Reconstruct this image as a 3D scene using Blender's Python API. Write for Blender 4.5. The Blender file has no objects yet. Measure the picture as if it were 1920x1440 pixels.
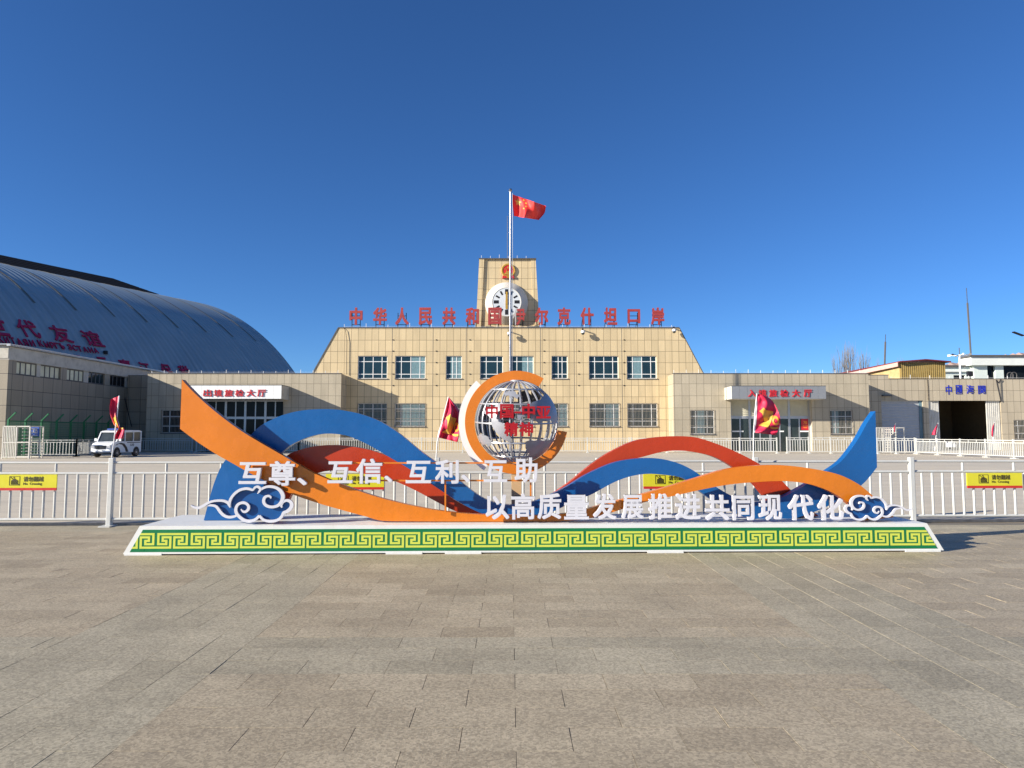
import bpy, bmesh, math, random
from mathutils import Vector, Matrix
from mathutils.geometry import tessellate_polygon
R = math.radians
random.seed(7)
S = bpy.context.scene
COL = S.collection

# ---------------------------------------------------------------- camera, sky, sun, exposure
FOC, EYE, PITCH = 1300.0, 1.65, math.atan(93 / 1300)      # photo pixels, metres
cam = bpy.data.cameras.new("camera")
cam.sensor_width = 36; cam.lens = FOC / 1920 * 36; cam.clip_end = 4000
cam.shift_x = 3 / 1920
co = bpy.data.objects.new("camera", cam); COL.objects.link(co)
co.location = (0, 0, EYE); co.rotation_euler = (math.pi / 2 + PITCH, 0, 0)
S.camera = co
SUN_EL, SUN_AZ = R(20.5), R(23)                           # azimuth measured from the facade plane, sun on the left
w = bpy.data.worlds.new("World"); S.world = w; w.use_nodes = True
sky = w.node_tree.nodes.new("ShaderNodeTexSky"); sky.sky_type = 'NISHITA'; sky.sun_disc = False
sky.sun_elevation = SUN_EL; sky.sun_rotation = R(270) - SUN_AZ
sky.altitude = 1200; sky.air_density = 0.9; sky.dust_density = 0.0; sky.ozone_density = 8.0
bg = w.node_tree.nodes["Background"]; bg.inputs[1].default_value = 0.082
hsv = w.node_tree.nodes.new('ShaderNodeHueSaturation'); hsv.inputs['Hue'].default_value = .502; hsv.inputs['Saturation'].default_value = 1.04
w.node_tree.links.new(sky.outputs[0], hsv.inputs['Color']); w.node_tree.links.new(hsv.outputs[0], bg.inputs[0])
sl = bpy.data.lights.new("sun", 'SUN'); sl.energy = 5.0; sl.angle = R(0.53); sl.color = (1, .93, .82)
so = bpy.data.objects.new("sun", sl); COL.objects.link(so)
tosun = Vector((-math.cos(SUN_AZ) * math.cos(SUN_EL), -math.sin(SUN_AZ) * math.cos(SUN_EL), math.sin(SUN_EL)))
so.rotation_euler = tosun.to_track_quat('Z', 'Y').to_euler(); so.location = (-20, -10, 20)
S.view_settings.view_transform = 'Standard'; S.view_settings.look = 'None'
S.view_settings.exposure = 0.85; S.view_settings.gamma = 1.0
S.render.engine = 'CYCLES'; S.cycles.max_bounces = 6; S.cycles.use_denoising = True

# ---------------------------------------------------------------- helpers
CP, SP = math.cos(PITCH), math.sin(PITCH)
ORG = Vector((0, 0, EYE))
def ray(px, py):
    u = (px - 957) / FOC; v = (720 - py) / FOC
    return Vector((u, CP - v * SP, SP + v * CP))
def at(px, py, Y):
    d = ray(px, py); return ORG + d * (Y / d.y)
def X(px, Y, py=760): return at(px, py, Y).x
def Z(py, Y): return at(957, py, Y).z
def on_plane(px, py, root, yl):
    m = root.matrix_basis; p0 = m @ Vector((0, yl, 0)); n = m.to_3x3() @ Vector((0, 1, 0))
    d = ray(px, py); t = (p0 - ORG).dot(n) / d.dot(n)
    return m.inverted() @ (ORG + d * t)

ROOT = {}
def root_of(o): return ROOT.get(o.name, o)
def tag(o, label=None, cat=None, group=None, kind=None):
    if label: o['label'] = label
    if cat: o['category'] = cat
    if group: o['group'] = group
    if kind: o['kind'] = kind
    return o
def thing(name, label, cat, loc=(0, 0, 0), rz=0, group=None):
    o = bpy.data.objects.new(name, None); COL.objects.link(o)
    o.location = loc; o.rotation_euler = (0, 0, rz); o.empty_display_size = .3
    o.matrix_basis = Matrix.Translation(loc) @ Matrix.Rotation(rz, 4, 'Z')
    return tag(o, label, cat, group)
def copy_tree(o, parent=None):
    c = o.copy(); COL.objects.link(c)
    if parent: c.parent = parent
    for ch in list(o.children): copy_tree(ch, c)
    return c

class MB:
    def __init__(s): s.v = []; s.f = []
    def add(s, vs, fs):
        b = len(s.v); s.v += [Vector(p) for p in vs]; s.f += [tuple(b + i for i in f) for f in fs]; return s
    def box(s, x0, x1, y0, y1, z0, z1):
        return s.add([(x0, y0, z0), (x1, y0, z0), (x1, y1, z0), (x0, y1, z0), (x0, y0, z1), (x1, y0, z1), (x1, y1, z1), (x0, y1, z1)],
                     [(0, 3, 2, 1), (4, 5, 6, 7), (0, 1, 5, 4), (1, 2, 6, 5), (2, 3, 7, 6), (3, 0, 4, 7)])
    def prism(s, poly, a, b, axis='y'):
        """poly of 2D points extruded from a to b along axis; y: (x,z) x: (y,z) z: (x,y)"""
        ar = sum(poly[i][0] * poly[(i + 1) % len(poly)][1] - poly[(i + 1) % len(poly)][0] * poly[i][1] for i in range(len(poly)))
        if ar < 0: poly = poly[::-1]
        n = len(poly)
        def P(p, t): return {'y': (p[0], t, p[1]), 'x': (t, p[0], p[1]), 'z': (p[0], p[1], t)}[axis]
        tri = tessellate_polygon([[Vector((p[0], p[1], 0)) for p in poly]])
        vs = [P(p, a) for p in poly] + [P(p, b) for p in poly]
        fs = []
        for t in tri:
            q = [Vector((poly[i][0], poly[i][1], 0)) for i in t]
            if (q[1] - q[0]).cross(q[2] - q[0]).z < 0: t = t[::-1]
            fs.append(tuple(t)); fs.append(tuple(n + i for i in reversed(t)))
        for i in range(n): j = (i + 1) % n; fs.append((i, n + i, n + j, j))
        if axis != 'y': fs = [f[::-1] for f in fs]
        return s.add(vs, fs)
    def tube(s, pts, r, n=8, caps=True):
        pts = [Vector(p) for p in pts]; m = len(pts)
        rr = r if isinstance(r, (list, tuple)) else [r] * m
        rings = []; up = None
        for i, p in enumerate(pts):
            t = (pts[min(i + 1, m - 1)] - pts[max(i - 1, 0)]).normalized()
            if up is None: up = t.orthogonal().normalized()
            up = (up - t * up.dot(t)).normalized(); w_ = t.cross(up)
            rings.append([p + (up * math.cos(2 * math.pi * k / n) + w_ * math.sin(2 * math.pi * k / n)) * rr[i] for k in range(n)])
        fs = []
        for i in range(m - 1):
            for k in range(n):
                a, b = i * n + k, i * n + (k + 1) % n
                fs.append((a, b, b + n, a + n))
        if caps: fs.append(tuple(range(n))[::-1]); fs.append(tuple((m - 1) * n + k for k in range(n)))
        return s.add([p for r_ in rings for p in r_], fs)
    def bar(s, a, b, wx, wy=None):
        """square bar from a to b"""
        a, b = Vector(a), Vector(b); wy = wy or wx
        t = (b - a).normalized(); u = Vector((0, 1, 0)) if abs(t.y) < .9 else Vector((1, 0, 0))
        u = (u - t * u.dot(t)).normalized(); v = t.cross(u)
        c = [(-1, -1), (1, -1), (1, 1), (-1, 1)]
        vs = [a + v * (i * wx / 2) + u * (j * wy / 2) for i, j in c] + [b + v * (i * wx / 2) + u * (j * wy / 2) for i, j in c]
        return s.add(vs, [(0, 3, 2, 1), (4, 5, 6, 7), (0, 1, 5, 4), (1, 2, 6, 5), (2, 3, 7, 6), (3, 0, 4, 7)])
    def lathe(s, prof, c=(0, 0, 0), axis='z', n=32):
        c = Vector(c); vs = []; fs = []
        for r_, h in prof:
            for k in range(n):
                a = 2 * math.pi * k / n; x, y = r_ * math.cos(a), r_ * math.sin(a)
                vs.append(c + Vector({'z': (x, y, h), 'y': (x, h, -y), 'x': (h, x, y)}[axis]))
        for i in range(len(prof) - 1):
            for k in range(n):
                a, b = i * n + k, i * n + (k + 1) % n
                fs.append((a, b, b + n, a + n))
        fs.append(tuple(range(n))[::-1]); fs.append(tuple((len(prof) - 1) * n + k for k in range(n)))
        return s.add(vs, fs)
    def wall(s, x0, x1, z0, z1, y, holes=(), deep=.18):
        """front wall sheet facing -y with rectangular holes (xa,xb,za,zb) and their reveals"""
        xs = sorted({x0, x1, *[h[0] for h in holes], *[h[1] for h in holes]})
        zs = sorted({z0, z1, *[max(h[2], z0) for h in holes], *[h[3] for h in holes]})
        for i in range(len(xs) - 1):
            for j in range(len(zs) - 1):
                cx, cz = (xs[i] + xs[i + 1]) / 2, (zs[j] + zs[j + 1]) / 2
                if any(h[0] < cx < h[1] and h[2] < cz < h[3] for h in holes): continue
                s.add([(xs[i], y, zs[j]), (xs[i + 1], y, zs[j]), (xs[i + 1], y, zs[j + 1]), (xs[i], y, zs[j + 1])], [(0, 1, 2, 3)])
        for a, b, c, d in holes:
            c = max(c, z0); e = y + deep
            s.add([(a, y, c), (a, e, c), (a, e, d), (a, y, d)], [(0, 1, 2, 3)])
            s.add([(b, y, c), (b, e, c), (b, e, d), (b, y, d)], [(3, 2, 1, 0)])
            s.add([(a, y, d), (a, e, d), (b, e, d), (b, y, d)], [(0, 1, 2, 3)])
            if c > z0 + .01: s.add([(a, y, c), (a, e, c), (b, e, c), (b, y, c)], [(3, 2, 1, 0)])
        return s
    def build(s, name, mat, parent=None, local=False, smooth=False, merge=False):
        me = bpy.data.meshes.new(name)
        vs = s.v
        if parent is not None and not local:
            inv = root_of(parent).matrix_basis.inverted(); vs = [inv @ p for p in vs]
        me.from_pydata([tuple(p) for p in vs], [], s.f)
        if merge:
            bm = bmesh.new(); bm.from_mesh(me); bmesh.ops.remove_doubles(bm, verts=bm.verts, dist=1e-4); bm.to_mesh(me); bm.free()
        me.materials.append(mat)
        if smooth:
            for p in me.polygons: p.use_smooth = True
            try: me.set_sharp_from_angle(angle=R(35))
            except Exception: pass
        o = bpy.data.objects.new(name, me); COL.objects.link(o)
        if parent is not None: o.parent = parent; ROOT[o.name] = root_of(parent)
        return o

# ---------------------------------------------------------------- materials
def lin(c): return tuple(((x / 255) / 12.92 if x / 255 <= .04045 else ((x / 255 + .055) / 1.055) ** 2.4) for x in c)
def nodes(name):
    m = bpy.data.materials.new(name); m.use_nodes = True
    nt = m.node_tree; return m, nt, nt.nodes["Principled BSDF"]
def link(nt, a, b): nt.links.new(a, b)
def mth(nt, op, a, b=None, c=None):
    n = nt.nodes.new("ShaderNodeMath"); n.operation = op
    for i, q in enumerate((a, b, c)):
        if q is None: continue
        if isinstance(q, (int, float)): n.inputs[i].default_value = q
        else: link(nt, q, n.inputs[i])
    return n.outputs[0]
def mixc(nt, fac, a, b):
    n = nt.nodes.new("ShaderNodeMix"); n.data_type = 'RGBA'
    for i, q in ((0, fac), (6, a), (7, b)):
        if isinstance(q, (int, float)): n.inputs[i].default_value = q
        elif isinstance(q, tuple): n.inputs[i].default_value = (*q[:3], 1)
        else: link(nt, q, n.inputs[i])
    return n.outputs[2]
def noise(nt, vec, scale, detail=4, rough=.55):
    n = nt.nodes.new("ShaderNodeTexNoise"); n.inputs['Scale'].default_value = scale
    n.inputs['Detail'].default_value = detail; n.inputs['Roughness'].default_value = rough
    if vec is not None: link(nt, vec, n.inputs['Vector'])
    return n.outputs['Fac']
def remap(nt, v, a, b, c=0, d=1):
    n = nt.nodes.new("ShaderNodeMapRange"); link(nt, v, n.inputs[0])
    for i, q in enumerate((a, b, c, d)): n.inputs[i + 1].default_value = q
    return n.outputs[0]
def bump(nt, h, strength, dist, bs):
    n = nt.nodes.new("ShaderNodeBump"); n.inputs['Strength'].default_value = strength; n.inputs['Distance'].default_value = dist
    link(nt, h, n.inputs['Height']); link(nt, n.outputs[0], bs.inputs['Normal'])
def pos(nt): return nt.nodes.new("ShaderNodeNewGeometry").outputs['Position']
def objc(nt): return nt.nodes.new("ShaderNodeTexCoord").outputs['Object']

def mat(name, col, rough=.5, var=.12, scale=3, metal=0, bmp=0, bscale=40, spec=.5, dirt=None, dscale=1.5):
    m, nt, bs = nodes(name)
    bs.inputs['Roughness'].default_value = rough; bs.inputs['Metallic'].default_value = metal
    bs.inputs['Specular IOR Level'].default_value = spec
    v = objc(nt)
    n1 = noise(nt, v, scale)
    dark = tuple(c * (1 - var) for c in col); lite = tuple(min(1, c * (1 + var)) for c in col)
    c = mixc(nt, remap(nt, n1, .3, .7), dark, lite)
    if dirt:
        n2 = noise(nt, v, dscale, 8, .65); c = mixc(nt, remap(nt, n2, .52, .75, 0, .8), c, dirt)
    link(nt, c, bs.inputs['Base Color'])
    link(nt, remap(nt, noise(nt, v, scale * 4), .3, .7, max(0, rough - .08), min(1, rough + .08)), bs.inputs['Roughness'])
    if bmp: bump(nt, noise(nt, v, bscale), bmp, .01, bs)
    return m

def tile_mat(name, col, w_, h_, ox, oz, joint, msize=.022, var=.085, rough=.55):
    m, nt, bs = nodes(name)
    g = nt.nodes.new("ShaderNodeNewGeometry")
    sp = nt.nodes.new("ShaderNodeSeparateXYZ"); link(nt, g.outputs['Position'], sp.inputs[0])
    sn = nt.nodes.new("ShaderNodeSeparateXYZ"); link(nt, g.outputs['True Normal'], sn.inputs[0])
    side = mth(nt, 'GREATER_THAN', mth(nt, 'ABSOLUTE', sn.outputs[0]), .75)
    mx = nt.nodes.new("ShaderNodeMix"); mx.data_type = 'FLOAT'
    link(nt, side, mx.inputs[0]); link(nt, sp.outputs[0], mx.inputs[2]); link(nt, sp.outputs[1], mx.inputs[3])
    u = mth(nt, 'ADD', mx.outputs[0], -ox + 200 * w_); v = mth(nt, 'ADD', sp.outputs[2], -oz + 20 * h_)
    cb = nt.nodes.new("ShaderNodeCombineXYZ"); link(nt, u, cb.inputs[0]); link(nt, v, cb.inputs[1])
    br = nt.nodes.new("ShaderNodeTexBrick"); link(nt, cb.outputs[0], br.inputs['Vector'])
    br.offset = 0; br.squash = 1; br.inputs['Scale'].default_value = 1
    br.inputs['Mortar Size'].default_value = msize / 2; br.inputs['Mortar Smooth'].default_value = .1
    br.inputs['Brick Width'].default_value = w_; br.inputs['Row Height'].default_value = h_
    br.inputs['Color1'].default_value = (*[c * (1 - var) for c in col], 1)
    br.inputs['Color2'].default_value = (*[c * (1 + var) for c in col], 1)
    br.inputs['Mortar'].default_value = (*joint, 1)
    p = g.outputs['Position']
    st = nt.nodes.new("ShaderNodeVectorMath"); st.operation = 'MULTIPLY'; link(nt, p, st.inputs[0]); st.inputs[1].default_value = (1.6, 1.6, .22)
    streak = remap(nt, noise(nt, st.outputs[0], 1.0, 6, .6),   .48, .78, 0, .42)
    c = mixc(nt, streak, br.outputs['Color'], tuple(q * .55 for q in col))
    grain = remap(nt, noise(nt, p, 14, 5, .7), .25, .75, .88, 1.1)
    vm = nt.nodes.new("ShaderNodeVectorMath"); vm.operation = 'SCALE'; link(nt, c, vm.inputs[0]); link(nt, grain, vm.inputs['Scale'])
    link(nt, vm.outputs[0], bs.inputs['Base Color']); bs.inputs['Roughness'].default_value = rough
    bs.inputs['Specular IOR Level'].default_value = .3
    bump(nt, br.outputs['Fac'], -.5, .02, bs)
    return m

M = {}
M['tile_yellow'] = tile_mat('cream_tile', (.62, .49, .29), .6535, 1.087, -11.32, 10.585, (.15, .11, .065), .034)
M['tile_grey'] = tile_mat('beige_tile', (.45, .39, .285), .68, 1.108, 15.15, 6.24, (.10, .085, .065), .026)
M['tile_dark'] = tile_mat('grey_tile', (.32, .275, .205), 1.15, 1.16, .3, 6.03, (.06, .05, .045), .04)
M['tile_gate'] = tile_mat('gate_tile', (.45, .385, .28), .66, 1.06, .2, 6.9, (.11, .09, .07), .028)
M['coping'] = mat('coping_metal', (.10, .095, .09), .5)
M['plaster'] = mat('plaster', (.50, .47, .40), .8, .1, 2, dirt=(.3, .27, .22))
M['white_frame'] = mat('white_frame', (.78, .78, .75), .4, .05)
M['alu'] = mat('aluminium', (.45, .45, .45), .35, .06, metal=.6)
M['glass'] = mat('window_glass', (.012, .03, .036), .06, .3, .8, spec=.6)
M['glass_dark'] = mat('door_glass', (.008, .01, .012), .15, .3, .8, spec=.12)
M['entrance_glass'] = mat('entrance_glass', (.03, .042, .042), .08, .4, .8, spec=.5)
M['curtain'] = mat('curtained_glass', (.16, .26, .28), .3, .2, 6)
M['grille'] = mat('painted_grille', (.30, .26, .21), .5, .1)
M['blind'] = mat('cream_blind', (.55, .52, .40), .6, .06)
M['shutter'] = mat('grey_shutter', (.42, .43, .44), .5, .06)
M['white_panel'] = mat('white_composite', (.86, .86, .83), .35, .03)
M['ribbed_door'] = mat('ribbed_door', (.60, .58, .52), .5, .08, 2, dirt=(.4, .37, .3))
M['silver_panel'] = mat('silver_composite', (.22, .232, .25), .38, .04)
M['sign_red'] = mat('sign_red', (.55, .02, .03), .45, .1)
M['roof_red'] = mat('faded_red', (.34, .042, .038), .55, .15, 2)
M['faded_grey'] = mat('faded_letter_grey', (.42, .39, .37), .6)
M['black_steel'] = mat('black_steel', (.02, .02, .025), .6, spec=.2)
M['white_paint'] = mat('white_paint', (.74, .74, .70), .42, .05, dirt=(.6, .57, .5), dscale=3)
M['fence_white'] = mat('fence_white', (.56, .56, .525), .4, .05, dirt=(.55, .52, .45), dscale=5)
M['steel'] = mat('brushed_steel', (.30, .30, .315), .32, .05, metal=.9)
M['cloth_red'] = mat('red_cloth', (.62, .02, .07), .6, .12, 6, bmp=.3, bscale=14)
M['flag_red'] = mat('flag_red', (.72, .035, .03), .6, .1, 4)
M['cloth_yellow'] = mat('yellow_print', (.74, .42, .06), .6, .1, 8)
M['cloth_orange'] = mat('orange_print', (.85, .28, .03), .6, .1, 8)
M['hem_white'] = mat('white_hem', (.8, .78, .75), .7)
M['orange'] = mat('orange_panel', (.66, .185, .012), .26, .07, 1.2, bmp=1.0, bscale=2.4)
M['blue'] = mat('blue_panel', (.008, .10, .31), .28, .07, 1.2, bmp=1.0, bscale=2.4)
M['red'] = mat('red_panel', (.46, .04, .007), .3, .07, 1.2, bmp=1.0, bscale=2.4)
M['orange_edge'] = M['orange']
M['cloud_blue'] = mat('cloud_blue', (.006, .075, .25), .35, .05)
M['letter_white'] = mat('letter_white', (.64, .63, .66), .4, .03)
M['globe_red'] = mat('globe_letter_red', (.38, .004, .008), .4, .05)
M['globe_metal'] = mat('globe_metal', (.40, .405, .42), .32, .05, metal=.35)
M['globe_plate'] = mat('globe_plate', (.29, .295, .32), .36, .08, metal=.1)
M['globe_inner_shade'] = mat('globe_inner_shade', (.05, .053, .058), .4, .1)  # back plates: the shade inside the globe is put into this dark colour
M['ring_white'] = mat('cream_white_panel', (.85, .82, .78), .4, .03)
M['post_tan'] = mat('tan_post', (.62, .40, .20), .45, .05)
M['band_green'] = mat('band_green', (.003, .165, .055), .35, .08, 2)
M['band_yellow'] = mat('band_yellow', (.60, .65, .085), .4, .04)
M['board_yellow'] = mat('board_yellow', (.66, .60, .03), .35, .05)
M['print_dark'] = mat('print_brown', (.06, .045, .01), .5)
M['strip_red'] = mat('strip_red', (.55, .03, .02), .4)
M['stone'] = mat('kerb_stone', (.30, .28, .25), .8, .2, 8, bmp=.4, bscale=30)
M['tree_bark'] = mat('bare_bark', (.17, .15, .13), .9, .2)
M['concrete'] = mat('rough_concrete', (.36, .35, .33), .85, .15, 2)
M['rubber'] = mat('black_rubber', (.018, .018, .018), .75)
M['car_white'] = mat('car_white', (.82, .83, .82), .22, .02)
M['car_black'] = mat('car_black', (.015, .016, .02), .3)
M['car_glass'] = mat('car_glass', (.05, .06, .06), .05, .2, spec=.8)
M['lamp_blue'] = mat('lamp_blue', (.05, .1, .35), .2)
M['blue_sign'] = mat('blue_board', (.01, .08, .40), .4)
M['green_mesh'] = mat('green_steel', (.006, .13, .045), .45)
M['turnstile'] = mat('turnstile_steel', (.60, .57, .50), .45, .1, metal=.2)
M['letter_blue'] = mat('blue_letter', (.015, .03, .42), .4)
M['clock_face'] = mat('clock_face', (.62, .65, .66), .35, .03)
M['gold'] = mat('gold_paint', (.62, .36, .06), .35, .1, metal=.4)
M['emblem_red'] = mat('emblem_red', (.55, .02, .02), .4)
M['drum'] = mat('clock_drum', (.62, .59, .52), .45, .06, 1.5)
M['shed_yellow'] = mat('corrugated_yellow', (.40, .285, .095), .5, .12, 2, dirt=(.3, .2, .07))
M['shed_wall'] = mat('shed_wall', (.50, .375, .165), .6, .12, 2, dirt=(.35, .24, .1))
M['pink_trim'] = mat('pink_trim', (.62, .38, .32), .5)
M['maroon'] = mat('maroon_roof', (.16, .02, .02), .5)
M['pale_green'] = mat('pale_green_plaster', (.66, .72, .66), .75, .05, 1)
M['pale_white'] = mat('pale_plaster', (.74, .76, .70), .75, .05, 1)
M['panel_dark'] = mat('solar_dark', (.010, .011, .014), .85, .2, 2, spec=.05)

# ---------------------------------------------------------------- text
_tc = {}
def glyph(ch, off):
    k = (ch, off)
    if k not in _tc:
        cu = bpy.data.curves.new("t", 'FONT'); cu.body = ch; cu.size = 1; cu.extrude = .5; cu.offset = min(off, .006); cu.resolution_u = 3
        o = bpy.data.objects.new("t", cu); COL.objects.link(o); bpy.context.view_layer.update()
        me = bpy.data.meshes.new_from_object(o.evaluated_get(bpy.context.evaluated_depsgraph_get()))
        wide = len(ch) > 1
        V = []; F = []; d_ = max(0, off - .006)      # heavier strokes: the outline struck five times, each a hair deeper
        for q, (sx, sy) in enumerate(((0, 0), (1, 1), (-1, 1), (1, -1), (-1, -1)) if d_ > 0 else ((0, 0),)):
            b_ = len(V); V += [Vector((v.co.x + sx * d_, v.co.y + sy * d_, v.co.z * (1 - .012 * q))) for v in me.vertices]
            F += [tuple(b_ + i for i in p.vertices) for p in me.polygons]
        bpy.data.objects.remove(o); bpy.data.curves.remove(cu); bpy.data.meshes.remove(me)
        x0, x1 = min(v.x for v in V), max(v.x for v in V); y0, y1 = min(v.y for v in V), max(v.y for v in V)
        _tc[k] = ([((v.x - x0) / (x1 - x0), (v.y - y0) / (y1 - y0), v.z) for v in V], F)
    return _tc[k]
def text_in(mb, ch, x0, x1, z0, z1, y, thick, off=.02):
    """stand the glyph upright in the rectangle; front face at y, thickness going back"""
    V, F = glyph(ch, off)
    return mb.add([(x0 + a * (x1 - x0), y + (.5 - b_) * thick, z0 + c * (z1 - z0)) for a, c, b_ in V], F)
def text_px(ch, box, Y, thick, m, parent, name='character', off=.02):
    a, b = at(box[0], box[1], Y), at(box[2], box[3], Y); mb = MB()
    text_in(mb, ch, a.x, b.x, b.z, a.z, Y, thick, off)
    return mb.build(name, m, parent)

# ================================================================ THE SETTING
def ground_mat():
    m, nt, bs = nodes('plaza_paving'); p = pos(nt)
    br = nt.nodes.new("ShaderNodeTexBrick"); link(nt, p, br.inputs['Vector'])
    br.inputs['Scale'].default_value = 1; br.inputs['Brick Width'].default_value = .6; br.inputs['Row Height'].default_value = .3
    br.inputs['Mortar Size'].default_value = .004
    base = (.62, .54, .405)
    br.inputs['Color1'].default_value = (*[c * .94 for c in base], 1); br.inputs['Color2'].default_value = (*[c * 1.05 for c in base], 1)
    br.inputs['Mortar'].default_value = (.42, .37, .30, 1)
    big = remap(nt, noise(nt, p, .12, 6, .6), .35, .7, 0, .6)
    c = mixc(nt, big, br.outputs['Color'], (.54, .49, .40))
    sp = remap(nt, noise(nt, p, 60, 3, .7), .3, .7, .86, 1.14)
    st = nt.nodes.new("ShaderNodeVectorMath"); st.operation = 'MULTIPLY'; link(nt, p, st.inputs[0]); st.inputs[1].default_value = (.15, 1.2, 1)
    sp2 = remap(nt, noise(nt, st.outputs[0], 1.0, 6, .65), .35, .7, .9, 1.08)
    vm = nt.nodes.new("ShaderNodeVectorMath"); vm.operation = 'SCALE'; link(nt, c, vm.inputs[0]); link(nt, mth(nt, 'MULTIPLY', sp, sp2), vm.inputs['Scale'])
    link(nt, vm.outputs[0], bs.inputs['Base Color']); bs.inputs['Roughness'].default_value = .75
    bs.inputs['Specular IOR Level'].default_value = .3
    bump(nt, noise(nt, p, 90, 4), .3, .004, bs)
    return m
g = MB()
xs = [-1500, -300, -60, 60, 300, 1500]; ys = [-300, -20, 80, 300, 2500]
for i in range(5):
    for j in range(4):
        g.add([(xs[i], ys[j], -.012), (xs[i + 1], ys[j], -.012), (xs[i + 1], ys[j + 1], -.012), (xs[i], ys[j + 1], -.012)], [(0, 1, 2, 3)])
tag(g.build('ground', ground_mat(), merge=True), 'grey beige plaza ground running back to the terminal', None, None, 'structure')

def paver_mat():
    m, nt, bs = nodes('granite_paver'); p = pos(nt)
    at_ = nt.nodes.new("ShaderNodeVertexColor"); at_.layer_name = 'tint'
    sep = nt.nodes.new("ShaderNodeSeparateColor"); link(nt, at_.outputs[0], sep.inputs[0])
    brown = mixc(nt, sep.outputs[0], (.33, .27, .18), (.435, .365, .25))
    grey = mixc(nt, sep.outputs[0], (.325, .283, .196), (.418, .366, .258))
    c = mixc(nt, sep.outputs[1], brown, grey)
    c = mixc(nt, sep.outputs[2], c, (.52, .46, .375))
    vo = nt.nodes.new("ShaderNodeTexVoronoi"); vo.inputs['Scale'].default_value = 75; link(nt, p, vo.inputs['Vector'])
    sc = nt.nodes.new("ShaderNodeSeparateColor"); link(nt, vo.outputs['Color'], sc.inputs[0])
    fl = remap(nt, sc.outputs[0], 0, 1, .74, 1.28)
    n2 = remap(nt, noise(nt, p, 260, 3, .7), .3, .7, .85, 1.15)
    big = remap(nt, noise(nt, p, 1.1, 6, .6), .3, .7, .88, 1.1)
    st = nt.nodes.new("ShaderNodeVectorMath"); st.operation = 'MULTIPLY'; link(nt, p, st.inputs[0]); st.inputs[1].default_value = (.5, 3.2, 1)
    big2 = remap(nt, noise(nt, st.outputs[0], 1.0, 6, .65), .35, .7, .93, 1.06)
    vm = nt.nodes.new("ShaderNodeVectorMath"); vm.operation = 'SCALE'; link(nt, c, vm.inputs[0])
    link(nt, mth(nt, 'MULTIPLY', mth(nt, 'MULTIPLY', fl, n2), mth(nt, 'MULTIPLY', big, big2)), vm.inputs['Scale'])
    spot = remap(nt, noise(nt, p, 2.3, 2, .4), .74, .80, 0, .35)
    c2 = mixc(nt, spot, vm.outputs[0], (.10, .085, .07))
    link(nt, c2, bs.inputs['Base Color']); bs.inputs['Roughness'].default_value = .62; bs.inputs['Specular IOR Level'].default_value = .35
    bump(nt, mth(nt, 'ADD', noise(nt, p, 120, 4), mth(nt, 'MULTIPLY', sc.outputs[0], .5)), .35, .004, bs)
    return m
def pavement():
    v = []; f = []; tint = []
    rnd = random.Random(3)
    def paver(x0, x1, y0, y1, grey):
        g_ = rnd.uniform(.001, .0028); x0 += g_; x1 -= g_; y0 += g_ * .5; y1 -= g_ * .5
        h = rnd.uniform(-.0007, .0009); a, b = rnd.uniform(-.0014, .0010), rnd.uniform(-.0006, .0006)
        n = len(v)
        for z in (0, -1):
            for sx, sy, x, y in ((-1, -1, x0, y0), (1, -1, x1, y0), (1, 1, x1, y1), (-1, 1, x0, y1)):
                v.append((x, y, (h + sx * a + sy * b) if z == 0 else -.011))
        f.extend([(n, n + 1, n + 2, n + 3), (n, n + 4, n + 5, n + 1), (n + 1, n + 5, n + 6, n + 2), (n + 2, n + 6, n + 7, n + 3), (n + 3, n + 7, n + 4, n)])
        t = min(1, max(0, rnd.gauss(.5, .22))); lite = 1 if rnd.random() < .008 else 0
        tint.extend([(t, grey, lite * .8)] * 5)
    H = .29; y_start = 4.9 - 10 * H
    bands = [(-10.6, -9.1), (-3.57, -2.07), (2.46, 3.96), (9.0, 10.5)]
    fields = [(-12, -10.6), (-9.1, -3.57), (-2.07, 2.46), (3.96, 9.0), (10.5, 12)]
    nrow = int((13.0 - y_start) / H)
    for i in range(nrow):
        y0 = y_start + i * H
        grey = 1 if (i - 10) % 24 in (0, 1, 2) else 0
        for fx0, fx1 in fields:
            x = fx0 - (.3 if i % 2 else 0)
            while x < fx1 - .01:
                a, b = max(x, fx0), min(x + .6, fx1)
                if fx1 - b < .09: b = fx1; x += .1
                if b - a > .04: paver(a, b, y0, y0 + H, grey)
                x += .6
    for bx0, bx1 in bands:
        wdt = (bx1 - bx0) / 5
        for k in range(5):
            y = y_start - (.29 if k % 2 else 0); ye = y_start + nrow * H
            while y < ye - .01:
                a, b = max(y, y_start), min(y + .58, ye)
                if b - a > .04: paver(bx0 + k * wdt, bx0 + (k + 1) * wdt, a, b, 1)
                y += .58
    me = bpy.data.meshes.new('pavement'); me.from_pydata(v, [], f)
    ca = me.color_attributes.new('tint', 'FLOAT_COLOR', 'CORNER')
    for p in me.polygons:
        for li in p.loop_indices: ca.data[li].color = (*tint[p.index], 1)
    me.materials.append(paver_mat())
    o = bpy.data.objects.new('pavement', me); COL.objects.link(o)
    tag(o, 'large grey brown granite pavers in the foreground', None, None, 'structure')
pavement()
jm = mat('joint_sand', (.13, .115, .095), .9, .2, 20)
j = MB(); j.add([(-12, 1.9, -.0032), (12, 1.9, -.0032), (12, 13.0, -.0032), (-12, 13.0, -.0032)], [(0, 1, 2, 3)])
tag(j.build('pavement_bed', jm), 'sand bed in the paver joints', None, None, 'structure')

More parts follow.
